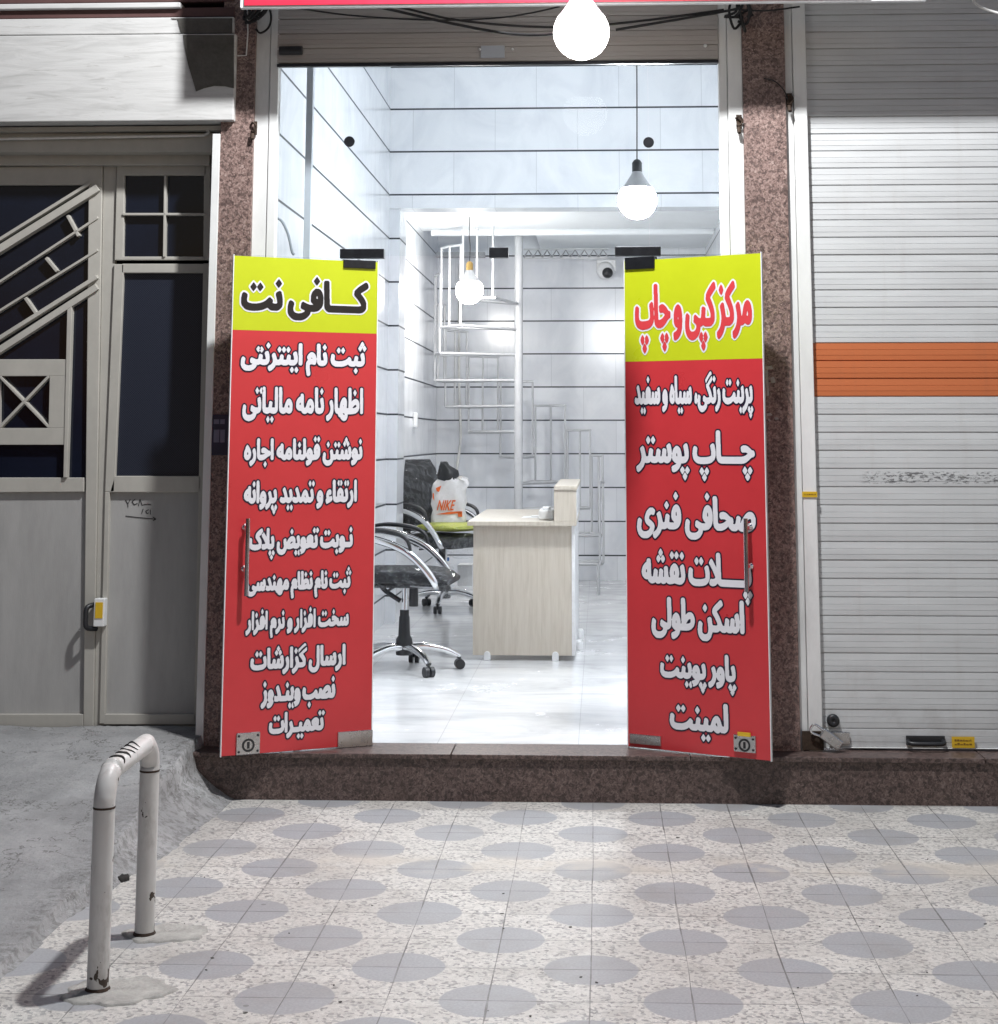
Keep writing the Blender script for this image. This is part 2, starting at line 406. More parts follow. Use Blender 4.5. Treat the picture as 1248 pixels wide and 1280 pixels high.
def mat_white_board():
    t = NT('whitewashed_board'); p = t.pos(True)
    a = t.noise(t.map(p, (1.2, 1, 9)), 3.0, 7, 0.62, 0.8); b = t.step(t.noise(t.map(p, (2.0, 1, 26)), 3.0, 5, 0.6, 1.0), 0.63, 0.70)
    c = t.ramp(a, [(0.3, (0.44, 0.44, 0.43)), (0.55, (0.56, 0.56, 0.55))])
    c = t.mix(t.ma('MULTIPLY', b, 0.5), c, (0.30, 0.29, 0.27))
    t.bump(a, 0.3, 0.006)
    return t.fin(c, 0.7)

def mat_post():
    t = NT('chipped_white_post_paint'); p = t.pos(); x, y, z = t.sep(p)
    c = t.ramp(t.noise(t.map(p, (1, 1, .5)), 9, 5), [(0.3, (0.52, 0.51, 0.49)), (0.65, (0.64, 0.63, 0.61))])
    sm_ = t.step(t.noise(t.map(p, (1, 1, .35)), 14, 6, 0.7), 0.52, 0.72); c = t.mix(t.ma('MULTIPLY', sm_, 0.45), c, (0.26, 0.24, 0.215))
    low = t.ma('SUBTRACT', 1.0, t.step(z, 0.0, 0.16))
    chip = t.ma('GREATER_THAN', t.ma('ADD', t.noise(t.map(p, (1, 1, .7), rot=(.4, .3, 0)), 30, 3, 0.6), t.ma('MULTIPLY', low, 0.07)), 0.675)
    c = t.mix(chip, c, (0.05, 0.035, 0.025))
    t.bump(t.ma('ADD', t.ma('MULTIPLY', chip, -1.0), t.ma('MULTIPLY', t.noise(p, 25, 4), 0.4)), 0.35, 0.004)
    return t.fin(c, t.ma('ADD', 0.34, t.ma('MULTIPLY', sm_, 0.3)))
MAT = dict(
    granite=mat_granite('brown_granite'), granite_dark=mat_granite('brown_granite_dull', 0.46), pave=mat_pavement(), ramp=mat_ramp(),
    tile_x=mat_tiles('white_wall_tiles_back', 'X', 0.15), tile_y=mat_tiles('white_wall_tiles_side', 'Y', 0.2), tile_m=mat_tiles('white_wall_tiles_mezzanine', 'X', 0.15, 0.060, 0.316), marble=mat_marble(), wood=mat_wood(),
    glass=mat_glass(), film=mat_film(), mesh_glass=mat_mesh_glass(), board=mat_white_board(),
    white_metal=M('white_painted_metal', (0.72, 0.73, 0.72), 0.42, 0, 0.08, 5, 0.05, 40, 0.35, (1, 1, 0.4)),
    stair_metal=M('white_stair_paint', (0.50, 0.51, 0.53), 0.4, 0, 0.08, 9, 0, 40, 0.15),
    beige=M('beige_gate_paint', (0.42, 0.405, 0.365), 0.5, 0, 0.10, 4, 0.06, 50, 0.25, (1, 1, 0.6)),
    panel=M('grey_gate_sheet', (0.36, 0.355, 0.345), 0.6, 0, 0.12, 3, 0.12, 90, 0.35, (2.2, 1, 0.45)),
    dark_glass=M('dark_gate_glass', (0.006, 0.009, 0.019), 0.12, 0, 0.2, 2),
    yellow=M('yellow_vinyl', (0.50, 0.57, 0.015), 0.30, 0, 0.04, 4, 0.25, 5), red=M('red_vinyl', (0.56, 0.040, 0.048), 0.30, 0, 0.05, 3, 0.25, 5),
    ink=M('navy_print', (0.012, 0.010, 0.03), 0.4, 0, 0.1, 9), letter=M('white_print', (0.74, 0.74, 0.78), 0.4, 0, 0.03, 9),
    black_print=M('black_print', (0.014, 0.011, 0.011), 0.4, 0, 0.1, 9), red_print=M('red_print', (0.62, 0.05, 0.06), 0.4, 0, 0.05, 9),
    steel=M('brushed_steel', (0.50, 0.50, 0.50), 0.28, 1.0, 0.12, 30), chrome=M('polished_chrome', (0.74, 0.75, 0.76), 0.16, 1.0, 0.05, 9),
    dark_metal=M('dark_hinge_metal', (0.028, 0.03, 0.036), 0.32, 0.6, 0.25, 30), rust=M('rusty_iron', (0.045, 0.028, 0.018), 0.8, 0.2, 0.5, 40, 0.4, 90),
    black=M('black_plastic', (0.016, 0.017, 0.02), 0.42, 0, 0.2, 20), fabric=M('black_seat_fabric', (0.010, 0.011, 0.014), 0.75, 0, 0.25, 60, 0.3, 300),
    rubber=M('black_cable_rubber', (0.012, 0.012, 0.013), 0.6, 0, 0.2, 20), grey_cable=M('grey_cable', (0.20, 0.22, 0.25), 0.5),
    white_cable=M('white_cable', (0.68, 0.68, 0.66), 0.5), sticker=M('yellow_sticker', (0.66, 0.42, 0.02), 0.45, 0, 0.06, 30), sticker_print=M('sticker_print', (0.20, 0.10, 0.01), 0.5),
    ceiling=M('white_ceiling_paint', (0.80, 0.82, 0.85), 0.6, 0, 0.03, 2), mull=M('grey_aluminium', (0.40, 0.43, 0.48), 0.45, 0.0, 0.06, 4),
    maroon=M('maroon_paint', (0.095, 0.048, 0.045), 0.55, 0, 0.15, 6), cement=M('shadow_and_grit_grey', (0.10, 0.095, 0.085), 0.9, 0, 0.25, 12, 0.4, 60),  # last colour: the fascia's painted shadow and the grit
    patch=M('cement_patch', (0.36, 0.35, 0.325), 0.9, 0, 0.3, 16, 0.9, 60, 0.5), post=mat_post(),
    red_sign=M('red_sign_face', (0.55, 0.02, 0.05), 0.4), asphalt=M('asphalt', (0.05, 0.05, 0.052), 0.9, 0, 0.2, 12, 0.5, 90),
    bag=M('white_carrier_bag', (0.76, 0.75, 0.75), 0.32, 0, 0.04, 9, 0.9, 16), orange=M('orange_print', (0.75, 0.14, 0.02), 0.45), lime=M('lime_cushion', (0.46, 0.50, 0.10), 0.6, 0, 0.15, 12),
    blue=M('blue_plastic', (0.03, 0.20, 0.60), 0.4), grout=M('dark_truss_paint', (0.30, 0.31, 0.33), 0.5), curtain=M('grey_brown_slats', (0.40, 0.375, 0.36), 0.45, 0, 0.08, 5, 0, 40, 0.2, (0.3, 1, 3)),
    navy=M('navy_plate', (0.02, 0.018, 0.05), 0.35), navy_line=M('plate_lines', (0.16, 0.15, 0.22), 0.4), brass=M('brass_socket', (0.55, 0.36, 0.12), 0.35, 0.7), neck=M('grey_bulb_neck', (0.45, 0.46, 0.48), 0.5),
    paper=M('white_paper', (0.78, 0.78, 0.77), 0.6), wall=M('plain_render', (0.32, 0.30, 0.28), 0.85, 0, 0.12, 3, 0.3, 40, 0.2), pen=M('pen_ink', (0.02, 0.02, 0.022), 0.6),
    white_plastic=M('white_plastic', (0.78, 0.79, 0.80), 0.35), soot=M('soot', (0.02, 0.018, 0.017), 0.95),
)
EMIT_OUT = mat_emit('lit_street_bulb', (1.0, 0.97, 0.92), 10)
EMIT_IN = mat_emit('lit_shop_bulb', (0.94, 0.975, 1.0), 330)
EMIT_BACK = mat_emit('lit_warm_bulb', (1.0, 0.97, 0.92), 125)

# ------------------------------------------------------------------ the setting
FZ = 0.187                                              # shop floor and step top
ST = -0.14                                             # front edge of the step
struct(bx(-40, -60, -0.06, 40, ST + 4, -0.05).build('street', MAT['asphalt']))
struct(bx(-9, -13, -0.3, 9, 0.6, 0.0).build('pavement', MAT['pave']))
BW = 8.15; LX = -1.515; RX = 1.0; MEZ = 4.56; UPC = 4.6
struct(bx(LX - 0.2, 0.10, -0.02, RX + 0.2, BW + 0.2, FZ).build('shop_floor', MAT['marble']))
struct(bx(LX - 0.2, 0.12, UPC, RX + 0.2, MEZ + 0.1, UPC + 0.15).build('shop_ceiling', MAT['ceiling']))
# concrete ramp: a height field falling from the gate sill to the pavement
def ramp_z(x, y):
    u = min(1.0, max(0.0, (y + 2.4) / 2.3)); top = 0.022 + 0.213 * u ** 1.75
    if y < -2.7: top = max(0.0, top * (1 - (-2.7 - y) / 0.5))
    wv = 0.018 * math.sin(4.3 * y + 1) + 0.010 * math.sin(11 * y)
    ridge = -1.69 + wv
    foot = -1.50 + wv if y > -0.7 else -1.50 - 0.125 * min(1, (-0.7 - y) / 0.8) + wv
    if y < -1.5: ridge = min(ridge + 0.03, foot - 0.012)
    if x <= ridge: return top
    if x >= foot: return 0.0
    t = (x - ridge) / max(0.012, foot - ridge)
    led = 0.55 if y > -1.5 else 0.3
    return top * (1 - (1 - led) * t / 0.10) if t < 0.10 else top * led * (1 - (t - 0.10) / 0.90) ** 1.5
ramp = MB(); NX, NY = 150, 190; x0, x1, y0, y1 = -3.9, -1.44, -3.3, 0.16
rv = []
for j in range(NY + 1):
    for i in range(NX + 1):
        x = x0 + (x1 - x0) * (i / NX) ** 0.5; y = y0 + (y1 - y0) * j / NY
        h = ramp_z(x, y)
        n = 0.0045 * (math.sin(7.3 * x + 3 * y) * math.sin(5.1 * y - 2 * x) + 0.6 * math.sin(17 * x + 11 * y) * math.sin(13 * y)) + random.uniform(-0.0016, 0.0016)
        z = h + n * min(1, h / 0.03) if h > 0.001 else -0.02
        rv.append((x, y, z))
rf = [(j * (NX + 1) + i, j * (NX + 1) + i + 1, (j + 1) * (NX + 1) + i + 1, (j + 1) * (NX + 1) + i) for j in range(NY) for i in range(NX)]
struct(ramp.add(rv, rf, True).build('concrete_ramp', MAT['ramp']))

# ------------------------------------------------------------------ walls of the shop and of the house
o = bx(LX - 0.1, 0.10, FZ, LX, BW, UPC).build('tiled_side_wall', MAT['tile_y'], org=(LX, 4, FZ)); tag(o, 'white tiled wall of the shop left of the desk and chairs', 'wall')
p = bx(LX, MEZ + 0.03, FZ, LX + 0.075, MEZ + 0.42, 3.12).build('pilaster', MAT['tile_m'], o); p.location = (0, 0, 0)
o = bx(RX, 0.10, FZ, RX + 0.2, BW, UPC).build('tiled_side_wall', MAT['tile_y'], org=(RX, 4, FZ)); tag(o, 'white tiled wall on the right, mostly hidden behind the open right door', 'wall')
o = bx(LX - 0.2, BW, FZ, RX + 0.2, BW + 0.2, UPC).build('tiled_back_wall', MAT['tile_x'], org=(0, BW, FZ)); tag(o, 'white tiled back wall behind the spiral staircase', 'wall')
mz = thing('mezzanine', 'white tiled mezzanine front with pale ceiling above the desk', 'mezzanine', (LX, MEZ, 3.12))
bx(LX, MEZ, 3.12, RX, MEZ + 0.22, UPC - 0.005).build('front_face', MAT['tile_m'], mz)
MC = 3.24
bx(LX, MEZ + 0.222, MC, RX, BW - 1.35, MC + 0.2).build('soffit', MAT['ceiling'], mz)
bx(-0.55, BW - 1.349, MC, RX, BW - 0.02, MC + 0.2).build('soffit', MAT['ceiling'], mz)
for k, (yy, zz) in enumerate(((MEZ + 0.25, MC - 0.03), (BW - 1.40, MC - 0.02))):
    MB().tube([(LX + 0.08, yy, zz), (RX - 0.02, yy, zz)], 0.03, 10).build('cornice', MAT['ceiling'], mz)
pil_l0, pil_l1 = XP(272, 300, -0.02), XP(313, 320, -0.02)
pil_r0, pil_r1 = XP(933, 320, -0.02), XP(989, 400, -0.02)
def pillar(xa, xb, lab, z1=3.44):
    o = bx(xa, -0.02, FZ if xa > -1.65 else FZ, xb, 0.30, z1).build('granite_pillar', MAT['granite'], org=((xa + xb) / 2, -0.02, FZ), bevel=0.002)
    return tag(o, lab, 'pillar', 'granite pillars of the shopfront')
pl = pillar(pil_l0, pil_l1, 'brown granite pillar between the iron gate and the open left door')
pr = pillar(pil_r0, pil_r1, 'brown granite pillar between the right door and the closed roller shutter')
# paint smear on the right pillar
sm = MB()
for (a, b, c, d) in ((957, 458, 967, 461), (957, 463, 962, 494), (963, 472, 970, 478), (958, 517, 966, 519), (968, 522, 974, 524), (960, 524, 964, 526)):
    sm.pprism([(a, b), (c - 2, b - 1), (c, d), (a + 2, d + 1)], -0.0225, -0.019)
sm.build('paint_smear', MAT['patch'], pr)
o = thing('granite_step', 'x', 'step', (0, ST, 0))
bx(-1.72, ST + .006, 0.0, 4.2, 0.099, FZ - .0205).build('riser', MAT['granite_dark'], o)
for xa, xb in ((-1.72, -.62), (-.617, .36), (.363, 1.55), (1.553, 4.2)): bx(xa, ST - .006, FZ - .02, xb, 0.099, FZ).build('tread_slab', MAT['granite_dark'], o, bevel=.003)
tag(o, 'long brown granite step below the shop doors and shutter', 'step')
o = bx(-1.60, -0.015, 3.445, 5.0, 0.098, 5.6).build('upper_wall', MAT['wall'], org=(0, 0, 3.445)); tag(o, 'dark rendered wall above the rolled shutter, hidden by the red signboard', 'wall')

# ------------------------------------------------------------------ glazing
GY = 0.06
oz = ZP(320, 620, GY); tz1 = ZP(80, 620, GY) + 0.12
gx0, gx1 = XP(341, 200, GY), XP(903, 200, GY)
hl, hr = XP(469, 600, 0.04), XP(783, 600, 0.04)
gz = thing('shopfront_glazing', 'clear glass transom and side panes around the open doors', 'glazing', (0, GY, FZ))
bx(gx0, GY, oz + 0.004, XP(811, 250, GY), GY + 0.01, tz1).build('transom_pane', MAT['glass'], gz)
bx(XP(811, 250, GY) + 0.004, GY, oz + 0.004, gx1, GY + 0.01, tz1).build('transom_pane', MAT['glass'], gz)
bx(gx0, GY, FZ, hl - 0.01, GY + 0.01, oz).build('side_pane', MAT['glass'], gz)
bx(hr + 0.01, GY, FZ, gx1, GY + 0.01, oz).build('side_pane', MAT['glass'], gz)
bx(XP(381.5, 200, 0.16), 0.16, FZ, XP(389.5, 200, 0.16), 0.20, tz1 + 0.1).build('mullion', MAT['mull'], gz, bevel=0.002)
for px, py in ((437, 177), (811, 178)):
    c = PY(px, py, GY - 0.001); MB().prism([c + Vector((.024 * math.cos(q * math.pi / 12), -.005, .024 * math.sin(q * math.pi / 12))) for q in range(24)], (0, .0055, 0)).build('glass_fixing', MAT['dark_metal'], gz)
for a, b, c, d in ((425, 311, 480, 322.5), (769, 308, 826.5, 319.5), (611.5, 309, 635.5, 321.5)):
    p0, p1 = PY(a, b, GY - 0.016), PY(c, d, GY - 0.016)
    bx(p0.x, GY - 0.016, p0.z, p1.x, GY + 0.026, p1.z).build('patch_fitting', MAT['dark_metal'], gz, bevel=0.002)

# ------------------------------------------------------------------ roller shutters
def slats(mb, xa, xb, z0, z1, pitch, y):
    prof = [(0.0, 0.006), (0.03, 0.006), (0.05, 0.0), (0.29, -0.0006), (0.305, 0.0014), (0.32, -0.0008), (0.60, -0.0008), (0.615, 0.0012), (0.63, -0.0006), (0.965, 0.0), (0.98, 0.005)]
    pts = []; z = z0
    while z < z1 - 1e-4:
        jo = random.uniform(-.0012, .0012); jt = random.uniform(-.0012, .0012)
        for f, d in prof:
            zz = z + f * pitch
            if zz <= z1: pts.append((y + d + jo + jt * f, zz))
        z += pitch
    n = len(pts)
    vs = [(xa, a, b) for a, b in pts] + [(xb, a, b) for a, b in pts]
    mb.add(vs, [(i, i + 1, n + i + 1, n + i) for i in range(n - 1)])
    mb.box(xa, y + 0.009, z0, xb, y + 0.013, z1)
    return mb
def guide(px0, px1, row, yf, yb, z0, z1, parent, side):
    xa, xb = XP(px0, row, yf), XP(px1, row, yf); w = xb - xa
    mb = bx(xa, yf + 0.012, z0, xa + w * (0.36 if side > 0 else 0.62), yb, z1)
    mb.box(xa + w * (0.38 if side > 0 else 0.64), yf + (0 if side > 0 else 0.006), z0, xb, yb, z1)
    return mb.build('guide_rail', MAT['white_metal'], parent, bevel=0.003)
# the shop's own shutter, rolled up
rs = thing('roller_shutter', 'grey slatted roller shutter rolled up above the open glass doors', 'shutter', (-0.45, 0, 3.2))
ca, cb = XP(347, 60, -0.005), XP(898, 60, -0.005); zb = ZP(78, 620, -0.005)
slats(MB(), ca, cb, zb + 0.004, zb + 0.5, 0.0675, -0.005).build('curtain', MAT['curtain'], rs)
bx(ca, -0.012, zb - 0.012, cb, 0.012, zb + 0.003).build('bottom_bar', MAT['dark_metal'], rs, bevel=0.002)
guide(313, 342.6, 320, -0.01, 0.056, FZ, 3.44, rs, -1); guide(902.6, 932.6, 320, -0.01, 0.056, FZ, 3.44, rs, 1)
a, b = PY(350, 57, -0.02), PY(378, 69, -0.02)
MB().tube([(a.x, -0.022, (a.z + b.z) / 2), (b.x, -0.022, (a.z + b.z) / 2)], 0.02, 12, flat=1).build('pull_handle', MAT['black'], rs, bevel=0.004)
a, b = PY(601, 57, -0.012), PY(631, 72, -0.012); bx(a.x, -0.014, b.z, b.x, -0.008, a.z).build('lock_plate', MAT['mull'], rs, bevel=0.001)
for px, py, rr in ((600, 61.5, .006), (641, 61.5, .006), (882, 57, .008)):
    c = PY(px, py, -0.012); MB().lathe([(rr, 0), (rr, -.004), (0, -.006)], c, 10, 'Y').build('rivet', MAT['white_plastic'], rs)
def hasp(px, py, Y, parent):
    c = PY(px, py, Y); m = MB()
    m.box(c.x - .012, Y - .006, c.z - .03, c.x + .012, Y + .004, c.z + .03)
    m.tube([(c.x - .014, Y - .006, c.z + .014), (c.x, Y - .026, c.z + .02), (c.x + .014, Y - .022, c.z), (c.x + .003, Y - .02, c.z - .02), (c.x - .01, Y - .008, c.z - .014)], .0045, 8, 4)
    m.tube([(c.x - .004, Y - .02, c.z - .03), (c.x - .002, Y - .03, c.z - .055)], .009, 8)
    return m.build('hasp', MAT['rust'], parent)
hasp(318, 160, -0.01, rs); hasp(924, 152, -0.01, rs)
# the neighbour's closed shutter
SY = 0.02
nb = thing('roller_shutter', 'white roller shutter pulled down, with an orange band of slats across it', 'shutter', (2.0, SY, FZ))
sx0 = XP(1014, 400, SY); sx1 = 3.55; zbot = ZP(937, 1100, SY); ob0, ob1 = ZP(495.5, 1100, SY), ZP(428.5, 1100, SY); pitch = (ob1 - ob0) / 3
k0 = int((ob0 - zbot) / pitch); zs = ob0 - k0 * pitch
MAT['shut'] = mat_shutter('white_shutter_slats', scuff=(XP(1072, 597, SY), 9, ZP(606, 1150, SY), ZP(588, 1150, SY), (ob0, ob1)))
slats(MB(), sx0, sx1, zs, 3.44, pitch, SY).build('curtain', MAT['shut'], nb)
bx(sx0, SY - .01, FZ + .012, sx1, SY + .015, zs - .001).build('bottom_bar', MAT['white_metal'], nb, bevel=.003)
guide(989, 1016, 400, -0.01, 0.056, FZ, 3.44, nb, 1)
bx(sx1 + .0, -0.01, FZ, sx1 + .09, 0.056, 3.44).build('guide_rail', MAT['white_metal'], nb, bevel=.003)
c = PY(1042, 901, SY - .012); MB().lathe([(0.026, .012), (0.026, -.006), (0.02, -.012), (0.008, -.012), (.006, -.008), (0, -.008)], c, 24, 'Y').build('lock_cylinder', MAT['black'], nb)
a, b = PY(1133, 921, SY - .01), PY(1182, 932, SY - .01); zc = (a.z + b.z) / 2
m = bx(a.x, SY - .012, b.z, b.x, SY - .004, a.z + .004); m.tube([(a.x + .008, SY - .01, zc), (a.x + .02, SY - .04, zc - .006), (b.x - .02, SY - .04, zc - .006), (b.x - .008, SY - .01, zc)], .009, 10, 4)
m.build('pull_handle', MAT['black'], nb, bevel=.002)
def sticker(x0, y0, x1, y1, Y, parent, lines=2):
    a, b = PY(x0, y0, Y), PY(x1, y1, Y); s = bx(a.x, Y - .002, b.z, b.x, Y + .002, a.z).build('sticker', MAT['sticker'], parent)
    m = MB(); h = a.z - b.z; w = b.x - a.x
    for k in range(lines):
        zc = b.z + h * (k + 1) / (lines + 1); x = a.x + w * .12
        while x < a.x + w * .86:
            ww = w * random.uniform(.04, .12); m.box(x, Y - .0032, zc - h * .05, min(x + ww, a.x + w * .9), Y - .0021, zc + h * random.uniform(.02, .12)); x += ww + w * .03
    m.build('print', MAT['sticker_print'], s)
sticker(1190, 921, 1219, 935, SY - .013, nb); sticker(1003, 614.5, 1022, 621.5, -0.0125, nb, 1)
m = bx(*PY(1003, 914, -.02), PY(1030, 914, -.02).x, -.011, PY(1003, 938, -.02).z); h1 = m.build('hasp', MAT['rust'], nb, bevel=.002)
a, b = PY(1036, 915, SY - .014), PY(1063, 931, SY - .014); bx(a.x, SY - .016, b.z, b.x, SY - .009, a.z).build('lock_plate', MAT['steel'], nb, bevel=.002)
hasp(987, 125, -0.01, nb)
pk = thing('padlock', 'steel padlock hanging on the shutter hasp above the step', 'padlock', PY(1038, 940, -.05))
m = MB(); q0, q1 = PY(1028, 916, -.05), PY(1052, 934, -.05); dv = (q1 - q0); nn = Vector((dv.z, 0, -dv.x)).normalized() * .022
m.prism([q0 + nn, q1 + nn, q1 - nn, q0 - nn], (0, .028, 0)); m.build('lock_body', MAT['steel'], pk, bevel=.004)
q = PY(1026, 915, -.035); MB().tube([q0 + Vector((.012, .014, .004)), q + Vector((-.025, .0, .03)), q + Vector((-.04, 0, .0)), q0 + Vector((.0, .014, -.018))], .005, 8, 5).build('shackle', MAT['chrome'], pk)

# ------------------------------------------------------------------ Persian lettering from Blender's own font
FORMS = {}
for ch, s in (('ب', 0xFE8F), ('ت', 0xFE95), ('ث', 0xFE99), ('ج', 0xFE9D), ('ح', 0xFEA1), ('خ', 0xFEA5), ('س', 0xFEB1), ('ش', 0xFEB5), ('ص', 0xFEB9), ('ض', 0xFEBD), ('ط', 0xFEC1), ('ظ', 0xFEC5), ('ع', 0xFEC9), ('غ', 0xFECD), ('ف', 0xFED1), ('ق', 0xFED5), ('ل', 0xFEDD), ('م', 0xFEE1), ('ن', 0xFEE5), ('ه', 0xFEE9), ('پ', 0xFB56), ('چ', 0xFB7A), ('ک', 0xFB8E), ('گ', 0xFB92), ('ی', 0xFBFC)):
    FORMS[ch] = (s, s + 1, s + 2, s + 3)
for ch, s in (('ا', 0xFE8D), ('د', 0xFEA9), ('ر', 0xFEAD), ('ز', 0xFEAF), ('و', 0xFEED)): FORMS[ch] = (s, s + 1, None, None)
FORMS['\u0001'] = (0xFEFB, 0xFEFC, None, None); FORMS['ـ'] = (0x640,) * 4
def shape(t):
    t = t.replace('لا', '\u0001'); out = []
    for i, c in enumerate(t):
        if c not in FORMS: out.append(c); continue
        p = t[i - 1] if i else ' '; n = t[i + 1] if i + 1 < len(t) else ' '; f = FORMS[c]
        cp = p in FORMS and FORMS[p][2] is not None; cn = n in FORMS and f[2] is not None
        out.append(chr(f[3] if cp and cn else f[1] if cp else f[2] if cn else f[0]))
    return ''.join(out)[::-1]
def glyph_loops(text):
    c = bpy.data.curves.new('t', 'FONT'); c.body = text; c.fill_mode = 'NONE'; c.resolution_u = 4; c.space_word = 0.7
    ob = bpy.data.objects.new('t', c); COL.objects.link(ob); bpy.context.view_layer.update()
    dg = bpy.context.evaluated_depsgraph_get(); me = ob.evaluated_get(dg).to_mesh()
    co = [(v.co.x, v.co.y) for v in me.vertices]; nxt = {}
    for e in me.edges: nxt.setdefault(e.vertices[0], []).append(e.vertices[1])
    adj = {}
    for e in me.edges:
        adj.setdefault(e.vertices[0], []).append(e.vertices[1]); adj.setdefault(e.vertices[1], []).append(e.vertices[0])
    loops = []; seen = set()
    for s in sorted(adj):
        if s in seen: continue
        lp = [s]; seen.add(s); cur = s
        st = nxt[s][0] if s in nxt and s + 1 in nxt[s] else s + 1
        cur = st if st in adj[s] else adj[s][0]; prev = s
        while cur != s and cur not in seen:
            lp.append(cur); seen.add(cur)
            nb_ = [k for k in adj[cur] if k != prev]; prev, cur = cur, (nb_[0] if nb_ else s)
        loops.append([co[k] for k in lp])
    ob.evaluated_get(dg).to_mesh_clear(); bpy.data.objects.remove(ob); bpy.data.curves.remove(c)
    return [l for l in loops if len(l) > 2]
def diamonds(loops):
    out = []
    for l in loops:
        a = np.array(l); lo, hi = a.min(0), a.max(0); w, h = hi - lo
        if w < 0.17 and h < 0.17 and w > 0.05 and h > 0.05 and abs(w - h) < 0.03:
            cx, cy = (lo + hi) / 2; rx_, ry_ = 0.058, 0.062
            d = [(cx - rx_, cy), (cx, cy + ry_), (cx + rx_, cy), (cx, cy - ry_)]
            ar = sum(l[i][0] * l[(i + 1) % len(l)][1] - l[(i + 1) % len(l)][0] * l[i][1] for i in range(len(l)))
            ad = sum(d[i][0] * d[(i + 1) % 4][1] - d[(i + 1) % 4][0] * d[i][1] for i in range(4))
            out.append(d if ar * ad > 0 else d[::-1])
        else: out.append(l)
    return out
def raster(loops, res, w, h, pad):
    nx, ny = int(w / res) + 2 * pad, int(h / res) + 2 * pad
    W_ = np.zeros((ny, nx + 1), np.int32)
    for l in loops:
        for i in range(len(l)):
            (xa, ya), (xb, yb) = l[i], l[(i + 1) % len(l)]
            if ya == yb: continue
            s = 1
            if ya > yb: xa, ya, xb, yb = xb, yb, xa, ya; s = -1
            ja = int(math.ceil(ya / res + pad - 0.5)); jb = int(math.ceil(yb / res + pad - 0.5))
            for j in range(max(ja, 0), min(jb, ny)):
                t = ((j + 0.5 - pad) * res - ya) / (yb - ya); xi = int(math.ceil((xa + t * (xb - xa)) / res + pad - 0.5))
                W_[j, min(max(xi, 0), nx)] += s
    return np.cumsum(W_, 1)[:, :nx] != 0
def dilate(a, rx, ry, diamond=False):
    out = a.copy()
    for j in range(-int(ry), int(ry) + 1):
        k = int(rx * (1 - abs(j) / max(ry, .01))) if diamond else int(rx * math.sqrt(max(0, 1 - (j / max(ry, .01)) ** 2)))
        row = np.zeros_like(a)
        if j >= 0: row[j:] = a[:a.shape[0] - j]
        else: row[:j] = a[-j:]
        cs = np.cumsum(np.pad(row.astype(np.int32), ((0, 0), (k + 1, k))), 1)
        out |= (cs[:, 2 * k + 1:] - cs[:, :-(2 * k + 1)]) > 0
    return out
